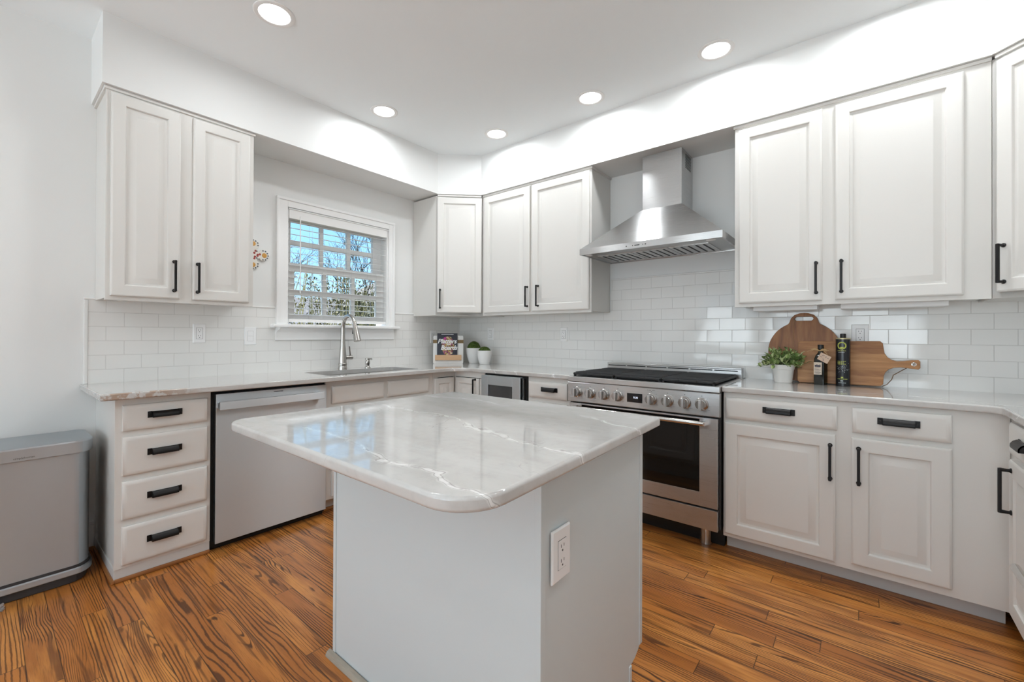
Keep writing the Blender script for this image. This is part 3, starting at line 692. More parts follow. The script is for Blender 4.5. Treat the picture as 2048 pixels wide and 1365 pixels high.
for i in range(3):
    x0 = .025 + i * gw; x1 = x0 + gw - .004; g = MB()
    y0, y1 = -.040, .505
    fm = [(-.010, .020), (0, .028)]
    g.box(x0, y0, .922, x1, y0 + .022, .936, .004).box(x0, y1 - .018, .922, x1, y1, .938, .004).box(x0, y0, .922, x0 + .014, y1, .938, .004).box(x1 - .014, y0, .922, x1, y1, .938, .004)
    nb = 21
    for j in range(nb):
        y = y0 + .028 + j * (y1 - y0 - .05) / (nb - 1)
        if j in (5, 15): g.box(x0 + .01, y - .0035, .926, x0 + .10, y + .0035, .9425, .002).box(x1 - .10, y - .0035, .926, x1 - .01, y + .0035, .9425, .002)
        else: g.box(x0 + .004, y - .0035, .926, x1 - .004, y + .0035, .9425, .002)
    for x in (x0 + gw * .33, x0 + gw * .66): g.box(x - .005, y0, .922, x + .005, y1, .937, .002)
    for x in (x0 + .004, x1 - .016):
        for y in (y0 + .004, y1 - .016): g.box(x, y, .9125, x + .012, y + .012, .924)
    g.build('grate', IRON, RG)
    for y in (.10, .36):
        MB().lathe([(.052, .9145), (.052, .919), (.035, .921), (.034, .9245), (.004, .9255)], ((x0 + x1) / 2, y, 0), 24).build('burner', IRON, RG)

# ================================================================== RANGE HOOD
HX0, HX1 = 1.7225, 2.660
HD = thing('range_hood', 'stainless steel pyramid chimney range hood above the range', 'range hood', (0, 0, 0))
lip = MB(); t_ = .012
lip.box(HX0, -.50, 1.765, HX1, -.488, 1.808, .001).box(HX0, -.488, 1.765, HX0 + t_, -.002, 1.808, .001).box(HX1 - t_, -.488, 1.765, HX1, -.002, 1.808, .001).box(HX0, -.014, 1.765, HX1, -.002, 1.808, .001)
lip.build('lip', STEEL_HOOD, HD)
dx0, dx1, dy = 2.082, 2.350, -.245
py = MB(); zA, zB = 1.807, 2.078
py.loops([[(HX0, -.50, zA), (HX1, -.50, zA), (HX1, -.002, zA), (HX0, -.002, zA)], [(dx0 - .004, dy - .006, zB), (dx1 + .004, dy - .006, zB), (dx1 + .004, -.002, zB), (dx0 - .004, -.002, zB)]], False, True)
py.build('canopy', STEEL_HOOD, HD, smooth=False)
MB().box(dx0, dy, zB, dx1, -.002, ZS - .001, .001).build('duct_cover', STEEL_HOOD, HD)
vt = MB()
for i in range(9): vt.box(dx1 - .0005, -.165, 2.345 + i * .011, dx1 + .0006, -.045, 2.350 + i * .011)
vt.build('duct_vent', DARK, HD, smooth=False)
MB().box(HX0 + t_, -.488, 1.772, HX1 - t_, -.014, 1.778).build('underside', plain('hood underside steel', (.50, .50, .495), .35, metal=1), HD)
n = 3; fw = .246
for i in range(n):
    x0 = 1.80 + i * (fw + .006); f = MB(); f.box(x0, -.37, 1.766, x0 + fw, -.06, 1.7725, .001)
    fo = f.build('baffle_filter', STEEL_HOOD, HD); s2 = MB()
    for j in range(5): s2.box(x0 + .022 + j * .046, -.345, 1.7653, x0 + .034 + j * .046, -.085, 1.7665)
    s2.build('filter_slots', DARK, fo, smooth=False)
ct = MB()
for dx, ww in ((0, .008), (.045, .006), (.060, .034), (.115, .003), (.13, .008)): ct.box(2.07 + dx, -.5006, 1.782, 2.07 + dx + ww, -.4995, 1.787)
ct.build('control_icons', DARK, HD, smooth=False)
for x in (1.76, 2.58): MB().lathe([(.028, 1.7722), (.028, 1.7705), (.02, 1.770)], (x, -.43, 0), 20).build('hood_lamp', LAMPTRIM, HD)

# ================================================================== ISLAND
IX0, IX1, IY0, IY1 = 1.776, 2.709, -2.402, -1.795
IS = thing('kitchen_island', 'plain white painted island base standing on the wood floor', 'island')
ib = MB()
pr = [(IY0, 0), (IY1 - .085, 0), (IY1 - .085, .10), (IY1 - .082, .118), (IY1 - .055, .122), (IY1 - .028, .135), (IY1 - .012, .146), (IY1, .148), (IY1, CB - .001), (IY0, CB - .001)]
ib.loops([[(IX0 + .004, y + (.004 if y == IY0 else 0), z) for y, z in pr], [(IX1 - .004, y + (.004 if y == IY0 else 0), z) for y, z in pr]])
ib.build('body', PAINT_ISL, IS, smooth=False)
for q in ((IX0, IY0, .02, IX0 + .018, IY0 + .02, CB - .001), (IX1 - .020, IY0, 0, IX1, IY0 + .020, CB - .001), (IX1 - .006, IY1 - .020, .148, IX1, IY1, CB - .001), (IX0, IY1 - .02, .148, IX0 + .006, IY1, CB - .001), (IX1 - .006, IY1 - .10, 0, IX1, IY1 - .084, .118)):
    MB().box(*q, .002).build('corner_batten', PAINT_ISL, IS)
for x0, x1, hx in ((.02, .45, .42), (.475, .905, .50)):
    d = raised(x0, .17, x1, .86); d.xform(Matrix.Translation((IX1, IY1, 0)) @ Matrix.Rotation(PI, 4, 'Z')); dd = d.build('door', PAINT_CAB, IS)
    h = bar_handle(hx, .74, parent=dd); h.data.transform(Matrix.Translation((IX1, IY1, 0)) @ Matrix.Rotation(PI, 4, 'Z'))
sm = MB(); prf = [(0, 0), (-.018, 0), (-.018, .006), (-.012, .016), (0, .021)]
sm.loops([[(IX0 - .018, IY0 + y, z) for y, z in prf], [(IX1, IY0 + y, z) for y, z in prf]]); sm.build('shoe_moulding', GREYTRIM, IS)
sm2 = MB().box(IX1 - .001, IY0, 0, IX1 + .012, IY1 - .10, .018, .005).build('side_shoe_moulding', OAKTRIM, IS)
c = [(1.708, -2.737), (2.797, -2.737), (2.757, -1.752), (1.738, -1.752)]
def rounded(poly, rs):
    out = []; n = len(poly)
    for i, (x, y) in enumerate(poly):
        p = Vector((x, y)); a = (Vector(poly[i - 1]) - p).normalized(); b = (Vector(poly[(i + 1) % n]) - p).normalized()
        ang = a.angle(b); r = rs[i]; dd_ = r / math.tan(ang / 2); ctr = p + (a + b).normalized() * (r / math.sin(ang / 2))
        q0 = p + a * dd_ - ctr; q1 = p + b * dd_ - ctr; a0 = math.atan2(q0.y, q0.x); a1 = math.atan2(q1.y, q1.x)
        while a1 < a0: a1 += 2 * PI
        out += [(ctr.x + r * math.cos(a0 + (a1 - a0) * k / 8), ctr.y + r * math.sin(a0 + (a1 - a0) * k / 8)) for k in range(9)]
    return out
counter('island_countertop', rounded(c, [.06, .10, .02, .03]), STONE_I, None, 'pale veined stone island top with rounded corners in the foreground', z0=.884, bev=.008)

# ================================================================== OUTLETS AND SWITCH
def duplex(name, label, loc, rotz, group=None, w=.070, h=.122, kind='outlet', big=True):
    t = thing(name, label, 'switch' if kind == 'switch' else 'outlet', loc, rotz, group)
    p_ = MB().loops([ring(-w / 2, -h / 2, w / 2, h / 2, i, y) for i, y in ((0, 0), (0, -.003), (.003, -.006), (.006, -.0065))]).build('plate', PLASTIC, t)
    dec = MB().box(-.0175, -.0082, -.035, .0175, -.005, .035, .001).build('rocker' if kind == 'switch' else 'receptacle', PLASTIC, t)
    e_ = MB()
    for x0, z0, x1, z1 in ((-.0187, -.0362, -.0175, .0362), (.0175, -.0362, .0187, .0362), (-.0187, .035, .0187, .0362), (-.0187, -.0362, .0187, -.035)): e_.box(x0, -.0068, z0, x1, -.0064, z1)
    if kind == 'outlet':
        for z in (.018, -.018):
            e_.box(-.0075, -.0085, z - .001, -.0055, -.0081, z + .007).box(.0052, -.0085, z, .0072, -.0081, z + .007).lathe([(.0026, .0081), (.0026, .0085)], (0, 0, z - .0085), 8, 'y')
    else: e_.box(-.0175, -.0085, -.001, .0175, -.0081, .0)
    e_.build('slots', SLOT if kind == 'outlet' else plain('switch shadow line', (.5, .5, .5), .5), t, smooth=False)
    return t
duplex('wall_outlet', 'white outlet on the tile under the left wall cabinet', (.0082, -2.345, 1.195), RA)
duplex('light_switch', 'white rocker switch on the tile left of the sink window', (.0082, -2.043, 1.178), RA, kind='switch', w=.075)
duplex('wall_outlet', 'white outlet half hidden behind the cookbook stand', (.0082, -.375, 1.170), RA)
duplex('wall_outlet', 'white outlet above the small moss pots near the corner', (.445, -.0082, 1.200), RB, w=.078)
duplex('wall_outlet', 'white outlet on the tile just left of the range', (1.290, -.0082, 1.198), RB)
duplex('wall_outlet', 'white outlet on the tile above the paddle cutting board', (3.272, -.0082, 1.200), RB, w=.078)
duplex('wall_outlet', 'large white outlet on the right side of the island', (IX1 + .0002, -2.3205, .653), rad(90), w=.082, h=.128)

# ================================================================== RECESSED LIGHTS
def lamp(x, y, label, group='recessed ceiling lights'):
    t = thing('recessed_light', label, 'ceiling light', (x, y, ZC), 0, group)
    MB().lathe([(.096, 0), (.096, -.003), (.090, -.006), (.074, -.004), (.071, -.001)], seg=40, cap0=False, cap1=False).build('trim_ring', LAMPTRIM, t)
    MB().lathe([(.072, -.0015), (.05, -.0025), (.004, -.003)], seg=40).build('lens', LENS, t)
    l = bpy.data.lights.new('lamp_light', 'AREA'); l.shape = 'DISK'; l.size = .14; l.energy = LAMP; l.spread = rad(174); l.color = (.955, 1.0, 1.03)
    lo = bpy.data.objects.new('lamp_light', l); COL.objects.link(lo); lo.parent = t; lo.location = (0, 0, -.006)
lamp(.985, -2.296, 'round recessed light nearest the left edge, largest in the picture')
lamp(.600, -1.370, 'round recessed light in front of the sink window')
lamp(1.003, -.581, 'round recessed light nearest the back corner, smallest in the picture')
lamp(1.848, -.580, 'round recessed light left of the hood duct')
lamp(2.640, -.572, 'round recessed light above the right-hand wall cabinets')
lamp(3.42, -.590, 'round recessed light over the right-hand corner, outside the picture')
lamp(3.72, -1.50, 'added round recessed light over the right-hand base cabinets, outside the picture')  # unseen lamp, added to light the left soffit and the island side
for x, y in ((3.3, -2.6), (1.4, -4.2), (3.1, -4.9)): lamp(x, y, 'added round recessed light behind the camera')  # unseen lamps, added to brighten the room

# ================================================================== COUNTER OBJECTS
# cookbook stand in the corner
ST = thing('cookbook_stand', 'white wooden cookbook stand with a beech ledge in the counter corner', 'book stand', (.2165, -.363, CT), RD1)
lean = Matrix.Rotation(rad(-8), 4, 'X')
MB().loops([rr(-.146, 0, .142, .27, .012, z) for z in (-.006, .006)]).xform(lean @ Matrix(((1, 0, 0, 0), (0, 0, 1, 0), (0, 1, 0, 0), (0, 0, 0, 1)))).build('board', plain('white stand paint', (.78, .775, .76), .5), ST)
MB().box(-.148, -.009, .196, .144, .009, .229, .001).xform(lean).build('strap', plain('tan strap', (.22, .145, .065), .7, .3, 400), ST)
MB().loops([[(x, -.006, .074), (x, -.034, .080), (x, -.036, .040), (x, -.032, .030), (x, -.006, .030)] for x in (-.126, .124)]).xform(lean).build('ledge', BEECH, ST)
MB().box(-.03, 0, 0, .03, .008, .17).xform(Matrix.Translation((0, .075, 0)) @ Matrix.Rotation(rad(14), 4, 'X')).build('prop_leg', BEECH, ST)
# cookbook
BK = thing('cookbook', 'dark cookbook with white brush lettering propped on the stand', 'book', (.2165, -.363, CT), RD1)
def cover_mat():
    mt, t, b = nodes('cookbook cover'); N = NT(t); X, Y, Z, v = N.xyz()
    vo = N.n('TexVoronoi'); vo.inputs['Scale'].default_value = 85; t.links.new(v, vo.inputs['Vector'])
    sp = N.n('SeparateColor'); t.links.new(vo.outputs['Color'], sp.inputs[0])
    food = N.ramp(sp.outputs[0], [(0, (.10, .03, .03)), (.2, (.40, .22, .06)), (.4, (.55, .42, .22)), (.55, (.30, .05, .16)), (.7, (.16, .10, .03)), (.85, (.62, .50, .30)), (1, (.12, .16, .05))], 'CONSTANT')
    dx = N.math('DIVIDE', N.math('SUBTRACT', X, -.005), .062); dz = N.math('DIVIDE', N.math('SUBTRACT', Z, .168), .098)
    n_, _ = N.noise(v, 30, 3); dd_ = N.math('ADD', N.math('ADD', N.math('MULTIPLY', dx, dx), N.math('MULTIPLY', dz, dz)), N.math('MULTIPLY_ADD', n_, .6, -.3))
    c_ = N.mix(N.smooth(dd_, .9, 1.0), food, (.022, .025, .04)); t.links.new(c_, b.inputs['Base Color']); setp(b, None, .35); return mt
MB().box(-.108, -.0245, .081, .086, -.0085, .292, .001).xform(lean).build('cover', cover_mat(), BK)
MB().box(-.105, -.0225, .0815, .0868, -.0105, .2905).xform(lean).build('pages', plain('paper', (.75, .73, .68), .8), BK)
WHITE = plain('white ink', (.85, .85, .85), .5)
for tx, sz, x, z, bd in (('Platters', .062, -.014, .212, .0014), ('and', .022, .004, .183, .0009), ('Boards', .058, .004, .150, .0014)):
    text('title_lettering', tx, sz, WHITE, BK, lean @ Matrix.Translation((x, -.0249, z)) @ FACE, shear=.28 if sz > .015 else 0, bold=bd, ext=.0002, spacing=.95 if sz > .03 else 1)
sb_ = MB(); random.seed(4); x = -.068
while x < .045:
    w__ = random.uniform(.003, .006); sb_.box(x, -.0251, .2775, x + w__, -.0243, .2825); x += w__ + .0018
sb_.xform(lean).build('subtitle_print', WHITE, BK, smooth=False)
PINK = plain('pink blossom', (.55, .06, .30), .5)
MB().lathe([(.013, 0), (.011, .0006), (.003, .0008)], (-.035, -.0245, .240), 12, 'y').xform(lean).build('cover_blossom', PINK, BK)
# moss pots
def moss_mat():
    mt, t, b = nodes('moss'); N = NT(t); _, _, _, v = N.xyz()
    f, _ = N.noise(v, 90, 4, .7); c_ = N.ramp(f, [(.3, (.018, .035, .006)), (.5, (.055, .095, .014)), (.72, (.13, .18, .035))]); t.links.new(c_, b.inputs['Base Color']); setp(b, None, .95); N.bump(f, 1, .006, b); return mt
MOSS = moss_mat()
def moss_pot(loc, label, r, h, rb, cr):
    t = thing('moss_pot', label, 'potted plant', loc, 0, 'moss pots in the counter corner')
    MB().lathe([(rb * .9, 0), (rb, .004), (rb + (r - rb) * .55, h * .35), (r * .985, h * .75), (r, h - .003), (r - .002, h), (r - .007, h), (r - .009, h - .02), (.01, h - .022)], seg=40).build('pot', CERAMIC, t)
    bm = bmesh.new(); bmesh.ops.create_icosphere(bm, subdivisions=5, radius=1)
    for q in bm.verts:
        n_ = q.co.normalized(); k = 1 + .05 * noise.noise(n_ * 7) + .035 * noise.noise(n_ * 22) + .02 * noise.noise(n_ * 45)
        q.co = Vector((n_.x * (r - .010) * k, n_.y * (r - .010) * k, n_.z * cr * k))
    x = MB(); x.bm.free(); x.bm = bm; x.xform(Matrix.Translation((0, 0, h - .014))); x.build('moss_ball', MOSS, t)
moss_pot((.352, -.150, CT), 'taller white pot of green moss behind the shorter moss pot', .076, .150, .046, .078)
moss_pot((.530, -.192, CT), 'shorter white pot of green moss in front of the taller one', .070, .130, .048, .050)

# round cutting board leaning on the tile
def board(name, outline, holes, mat, t=.018):
    bm = bmesh.new(); vs = []
    def lp(pts): 
        v = [bm.verts.new((x, 0, z)) for x, z in pts]; return [bm.edges.new((v[i], v[(i + 1) % len(v)])) for i in range(len(v))]
    es = lp(outline)
    for h_ in holes: es += lp(h_)
    bmesh.ops.triangle_fill(bm, edges=es, use_beauty=True)
    bmesh.ops.recalc_face_normals(bm, faces=bm.faces[:])
    g = bmesh.ops.extrude_face_region(bm, geom=bm.faces[:])
    for q in g['geom']:
        if isinstance(q, bmesh.types.BMVert): q.co.y -= t
    be = [e_ for e_ in bm.edges if len(e_.link_faces) == 2 and e_.calc_face_angle(0) > 1.0 and abs(e_.verts[0].co.y - e_.verts[1].co.y) < 1e-6]
    bmesh.ops.bevel(bm, geom=be, offset=.003, segments=2, profile=.5, affect='EDGES')
    x = MB(); x.bm.free(); x.bm = bm; return x
CBR = thing('round_cutting_board', 'round dark wooden cutting board with a slotted handle leaning on the tile', 'cutting board', (3.008, -.058, CT))
R_ = .184; zc_ = .186; out = []
for i in range(49):
    a = rad(64 - (360 - 52) * i / 48); out.append((R_ * math.cos(a), zc_ + R_ * math.sin(a)))
aL = out[-1]
hnd = [(-.074, .362), (-.066, .388), (-.048, .408), (-.022, .418), (.0, .420), (.022, .418), (.048, .408), (.066, .388), (.074, .362)]
out = out + hnd
slot = [(-.038, .372), (-.047, .381), (-.047, .389), (-.038, .398), (.038, .398), (.047, .389), (.047, .381), (.038, .372)]
ln = Matrix.Rotation(rad(-5), 4, 'X')
board('b', out, [slot], ACACIA_R).xform(ln).build('wood_slab', ACACIA_R, CBR)
MB().tube([(-.047, -.024, .378), (-.052, -.026, .34), (-.051, -.024, .25), (-.049, -.023, .21)], .0013, 6).xform(ln).build('hanging_cord', plain('tan cord', (.42, .25, .13), .8), CBR)
# paddle board
CBP = thing('paddle_cutting_board', 'rectangular wooden paddle board lying on its long side with handle pointing right', 'cutting board', (2.98, -.086, CT))
out = [(.012, 0), (.380, .006), (.390, .016)] + [(.392, .060), (.398, .080), (.412, .098), (.434, .109), (.462, .112), (.50, .108), (.530, .104), (.537, .112), (.537, .146), (.530, .154), (.505, .152), (.47, .146), (.445, .144), (.425, .150), (.408, .164), (.396, .186), (.392, .215)] + [(.389, .240), (.378, .252)] + [(.012, .248), (.003, .238), (.0, .12), (.002, .010)]
eye = [(.512 + .006 * math.cos(rad(45 * k)), .130 + .006 * math.sin(rad(45 * k))) for k in range(8)]
ln2 = Matrix.Rotation(rad(-7), 4, 'X')
board('b', out, [eye], ACACIA).xform(ln2).build('wood_slab', ACACIA, CBP)
MB().lathe([(.0065, -.001), (.0105, 0), (.0105, .0195), (.0065, .0205)], (.512, .0005, .130), 16, 'y', False, False).xform(ln2).build('grommet', CHROME, CBP)
MB().tube([(.512, .004, .130), (.47, .012, .10), (.432, .012, .07), (.425, .010, .045), (.405, .006, .016), (.385, .004, .006)], .0022, 6).xform(ln2).build('leather_loop', plain('leather cord', (.17, .10, .05), .8), CBP)
# square oil bottle with tag
BO = thing('oil_bottle', 'short dark square oil bottle with raffia bow and paper tag', 'bottle', (3.098, -.150, CT), rad(-18))
DKG = plain('dark bottle glass', (.010, .012, .009), .06, spec=.6)
MB().loops([rr(-.0255, -.0255, .0255, .0255, .005, z) for z in (0, .13)] + [rr(-.025, -.025, .025, .025, .008, .150), rr(-.021, -.021, .021, .021, .012, .168), rr(-.0125, -.0125, .0125, .0125, .0124, .185), rr(-.0115, -.0115, .0115, .0115, .0114, .205)]).build('glass_body', DKG, BO)
MB().lathe([(.0140, .203), (.0145, .206), (.0145, .226), (.0135, .229), (.004, .2295)], seg=20).build('cap', BLACKP, BO)
PAPER = plain('kraft paper', (.60, .44, .33), .8); PAPER2 = plain('label paper', (.66, .56, .46), .8); INK = plain('ink', (.05, .05, .08), .7)
LB = MB().box(-.0245, -.0264, .058, .0155, -.0254, .128).build('label', PAPER2, BO, smooth=False)
lm = MB(); lm.box(-.019, -.0268, .103, .010, -.0263, .111)
for k in range(6): lm.box(-.0195 + k * .005, -.0268, .109, -.0165 + k * .005, -.0263, .113 + .002 * (k % 3))
for k, (z, a, b_) in enumerate(((.098, -.018, .008), (.090, -.020, .0), (.084, -.020, .010), (.077, -.019, .004), (.070, -.020, .012), (.065, -.016, .006))): lm.box(a, -.0268, z, b_, -.0263, z + .0018)
lm.build('label_print', INK, LB, smooth=False)
RAF = plain('raffia', (.50, .33, .16), .8)
rf = MB(); random.seed(3)
rf.lathe([(.0135, .192), (.015, .195), (.0135, .199)], seg=16, cap0=False, cap1=False)
for s in (-1, 1):
    for k in range(5):
        L_ = .035 + .03 * random.random(); dz = (random.random() - .6) * .03; rf.tube([(0, -.016, .195), (s * L_ * .5, -.022, .198 + dz * .3 + .006), (s * L_, -.020 - .006 * random.random(), .192 + dz)], [.0025, .0022, .0010], 6)
rf.build('raffia_bow', RAF, BO)
TG = MB().box(-.028, -.0335, -.022, .028, -.0328, .022).xform(Matrix.Translation((.030, 0, .155)) @ Matrix.Rotation(rad(28), 4, 'Y')).build('paper_tag', PAPER, BO, smooth=False)
tm = MB(); random.seed(5)
for k in range(9): x = -.022 + .038 * random.random(); z = -.016 + .03 * random.random(); tm.box(x, -.0339, z, x + .004 + .004 * random.random(), -.0334, z + .0018)
tm.xform(Matrix.Translation((.030, 0, .155)) @ Matrix.Rotation(rad(28), 4, 'Y')).build('tag_print', INK, TG, smooth=False)
# tall oil tin
TN = thing('oil_tin', 'tall black cylindrical oil tin with a yellow-green emblem', 'bottle', (3.199, -.150, CT))
MB().lathe([(.0320, 0), (.0330, .003), (.0330, .262), (.0322, .265)], seg=40).build('can', plain('black tin', (.014, .015, .018), .22), TN)
MB().lathe([(.0332, .262), (.0338, .265), (.0332, .268), (.029, .2685), (.004, .2686)], seg=40, cap0=False).build('rim', plain('pale gold rim', (.62, .55, .32), .35, metal=.8), TN)
MB().lathe([(.0125, .268), (.0135, .270), (.0135, .290), (.012, .2925), (.003, .293)], seg=22).build('cap', BLACKP, TN)
YG = plain('yellow green print', (.42, .46, .08), .5); PALE = plain('pale print', (.50, .55, .55), .5)
def oncan(u, z, r=.0333):   # u metres along the can wall, 0 facing the room
    a = u / .033 - PI / 2 - rad(8); return Vector((r * math.cos(a), r * math.sin(a), z))
def patch(mb, u0, z0, u1, z1):
    n_ = 3; lo = [oncan(u0 + (u1 - u0) * k / n_, z0) for k in range(n_ + 1)]; hi = [oncan(u0 + (u1 - u0) * k / n_, z1) for k in range(n_ + 1)]
    mb.loops([lo, hi], False, False, False)
em = MB(); N_ = 28
for k in range(N_):
    a0, a1 = 2 * PI * k / N_, 2 * PI * (k + 1) / N_; ro, ri = .0205 + .0012 * (k % 2), .0150
    em.loops([[oncan(ro * math.cos(a0), .226 + ro * math.sin(a0)), oncan(ro * math.cos(a1), .226 + ro * math.sin(a1))], [oncan(ri * math.cos(a0), .226 + ri * math.sin(a0)), oncan(ri * math.cos(a1), .226 + ri * math.sin(a1))]], False, False, False)
em.build('emblem', YG, TN); em = MB(); patch(em, -.008, .213, .008, .219); random.seed(11)
for z, n_ in ((.196, 5), (.137, 5), (.129, 4), (.122, 5), (.039, 6)):
    for k in range(n_): u = -.020 + k * .008; patch(em, u, z, u + .0055, z + .0035)
patch(em, -.004, .046, .006, .053)
em.build('tin_lettering', YG, TN)
dt = MB()
for z, n_ in ((.188, 5), (.018, 6)):
    for k in range(n_): u = -.016 + k * .006; patch(dt, u, z, u + .0042, z + .0028)
for k in range(46): u = random.gauss(0, .013); z = .098 + random.gauss(0, .016); patch(dt, u, z, u + .0022, z + .0018)
patch(dt, -.006, .028, .005, .033)
dt.build('speckle_print', PALE, TN)
# potted plant
PP = thing('potted_plant', 'small leafy green plant in a whitewashed pot in front of the round board', 'potted plant', (2.915, -.150, CT))
MB().lathe([(.043, 0), (.046, .004), (.0545, .074), (.0545, .078), (.0575, .081), (.0600, .106), (.0575, .108), (.053, .106), (.050, .09), (.01, .088)], seg=36).build('pot', POTM, PP)
def leaf_mat():
    mt, t, b = nodes('sage leaf'); N = NT(t); g = N.n('NewGeometry')
    c_ = N.ramp(g.outputs['Random Per Island'], [(0, (.07, .125, .028)), (.35, (.19, .29, .08)), (.65, (.36, .45, .17)), (1, (.55, .60, .34))]); _, _, _, v = N.xyz(); f, _ = N.noise(v, 160, 3)
    c_ = N.mix(N.math('MULTIPLY', N.smooth(f, .55, .75), .35), c_, (.45, .50, .32)); t.links.new(c_, b.inputs['Base Color']); setp(b, None, .5); return mt
LEAF = leaf_mat(); random.seed(21)
lf = MB(); stm = MB()
def leaf(mb, base, d, L, w_):
    d = d.normalized(); up = Vector((0, 0, 1)); s = d.cross(up)
    s = s.normalized() if s.length > .01 else Vector((1, 0, 0)); nrm = s.cross(d)
    ls = []
    for k in range(6):
        f = k / 5; ww = w_ * math.sin(PI * min(.97, f * .92 + .06)) ; p_ = base + d * (L * f) + nrm * (.22 * L * math.sin(f * PI * .8)) * .6
        ls.append([p_ - s * ww + nrm * ww * .35, p_, p_ + s * ww + nrm * ww * .35])
    mb.loops(ls, False, False, False)
for k in range(62):
    az = random.random() * 2 * PI; el = rad(random.uniform(5, 80)); L = random.uniform(.065, .112)
    d = Vector((math.cos(az) * math.cos(el), math.sin(az) * math.cos(el), math.sin(el))); b0 = Vector((math.cos(az) * .02, math.sin(az) * .02, .10))
    tip = b0 + d * L; tip.z -= .028 * math.cos(el); tip.y = min(tip.y, .044)
    mid = (b0 + tip) / 2 + Vector((0, 0, .012)); stm.tube([b0, mid, tip], .0013, 5)
    for j in range(7):
        f = .35 + .65 * j / 6; p_ = b0.lerp(mid, f * 2) if f < .5 else mid.lerp(tip, f * 2 - 1)
        dd_ = (d * .7 + Vector((random.gauss(0, .6), random.gauss(0, .6), random.gauss(.1, .4))))
        if p_.y + dd_.normalized().y * .03 > .056: dd_.y = -abs(dd_.y)
        leaf(lf, p_, dd_, random.uniform(.022, .036), random.uniform(.0075, .0115))
lf.build('foliage', LEAF, PP); stm.build('stems', plain('stem', (.10, .14, .05), .6), PP)

# ================================================================== CERAMIC CROSS
CRS = thing('ceramic_cross', 'painted floral ceramic cross on the wall, half hidden by the left cabinet', 'wall decoration', (.004, -2.030, 1.750), RA)
cm = MB(); out = []
for k in range(4):
    a0 = k * 90; 
    for (x, z) in ((.030, .027), (.042, .025), (.050, .036), (.064, .041), (.082, .036), (.095, .023), (.102, .011), (.107, 0), (.102, -.011), (.095, -.023), (.082, -.036), (.064, -.041), (.050, -.036), (.042, -.025)):
        c_, s_ = math.cos(rad(-a0)), math.sin(rad(-a0)); out.append((x * c_ - z * s_, x * s_ + z * c_))
cm = board('b', out, [], CERAMIC, .010); cm.build('ceramic', plain('cream glaze', (.76, .73, .67), .25), CRS)
def blobs(name, mat, items):
    o = MB()
    for x, z, r_ in items: o.lathe([(r_, .0100), (r_ * .9, .0112), (.0005, .0114)], (x, 0, z), 10, 'y')
    return o.build(name, mat, CRS)
OR_ = plain('orange glaze', (.60, .30, .06), .3); RE_ = plain('red glaze', (.33, .045, .035), .3); GY_ = plain('grey glaze', (.10, .11, .13), .3)
blobs('orange_flowers', OR_, [(.074, 0, .017), (0, .074, .017), (0, -.074, .017), (-.074, 0, .017)])
random.seed(2)
blobs('red_flowers', RE_, [(.03 * math.cos(k), .03 * math.sin(k), .0075) for k in range(0, 7)] + [(.008, .010, .008), (.012, -.016, .008), (.044, .004, .008)])
blobs('grey_leaves', GY_, [(q * math.cos(a), q * math.sin(a), .0055) for a0 in (0, 90, 180, 270) for a, q in ((rad(a0), .099), (rad(a0 + 10), .095), (rad(a0 - 10), .095), (rad(a0 + 20), .087), (rad(a0 - 20), .087), (rad(a0 + 26), .072), (rad(a0 - 26), .072), (rad(a0 + 45), .034))])
MB().tube([(0, -.004, .106), (.002, -.003, .125), (-.002, -.002, .138)], .0012, 6).build('hanging_wire', SLATM, CRS)

# ================================================================== TRASH CAN
TC = thing('trash_can', 'stainless steel rectangular step trash can against the left wall', 'trash can', (.232, -3.19, 0))
def canloop(z, g, x0=-.158, x1=.162, y=.300, ch=.082):
    a = x0 - g; b_ = x1 + g; yy_ = y + g; pts = []
    # long front at +x, chamfered and rounded ends
    e_ = [(b_, yy_ - ch * .80)] + [(b_ - ch * (1 - math.cos(rad(t))) * 1.15, yy_ - ch * .80 + ch * .80 * math.sin(rad(t))) for t in (18, 36, 54, 72, 90)]
    e2 = [(a + .03, yy_), (a + .010, yy_ - .008), (a, yy_ - .03)]
    half = e_ + e2
    full = half + [(x, -y_) for x, y_ in half[::-1]]
    return [(x, y_, z) for x, y_ in full]
MB().loops([canloop(.085, 0), canloop(.628, 0)]).build('body', STEEL_CAN, TC, ang=22)
MB().loops([canloop(.620, .004), canloop(.622, .010), canloop(.672, .010), canloop(.678, .007), canloop(.680, .001)]).build('lid', STEEL_CAN, TC, ang=22)
MB().loops([canloop(0.0, -.012), canloop(.004, -.006), canloop(.035, -.006), canloop(.036, .002), canloop(.085, .002)]).build('base', plain('dark grey plastic', (.045, .045, .047), .45), TC, ang=22)
MB().loops([canloop(.042, .006), canloop(.046, .011), canloop(.068, .011), canloop(.073, .005)], False, False).build('step_pedal', STEEL_CAN, TC, ang=22)
text('lid_lettering', 'simplehuman', .0125, plain('engraving', (.10, .10, .10), .5), TC, Matrix.Translation((.1728, .075, .6345)) @ Matrix.Rotation(rad(90), 4, 'Z') @ FACE, ext=.0002)
# scrap of clear plastic by the can
bm = bmesh.new(); bmesh.ops.create_icosphere(bm, subdivisions=3, radius=1); random.seed(9)
for q in bm.verts:
    n_ = q.co.normalized(); k = 1 + .45 * noise.noise(n_ * 3.1) + .25 * noise.noise(n_ * 8); q.co = Vector((n_.x * .022 * k, n_.y * .026 * k, max(0, n_.z * .018 * k + .012)))
x = MB(); x.bm.free(); x.bm = bm
PB = x.build('plastic_bag_scrap', plain('clear plastic film', (.95, .95, .95), .1, trans=.7, ior=1.12), None, (.442, -3.198, 0), smooth=False)
tag(PB, 'crumpled scrap of clear plastic on the floor at the left edge by the trash can', 'plastic scrap')

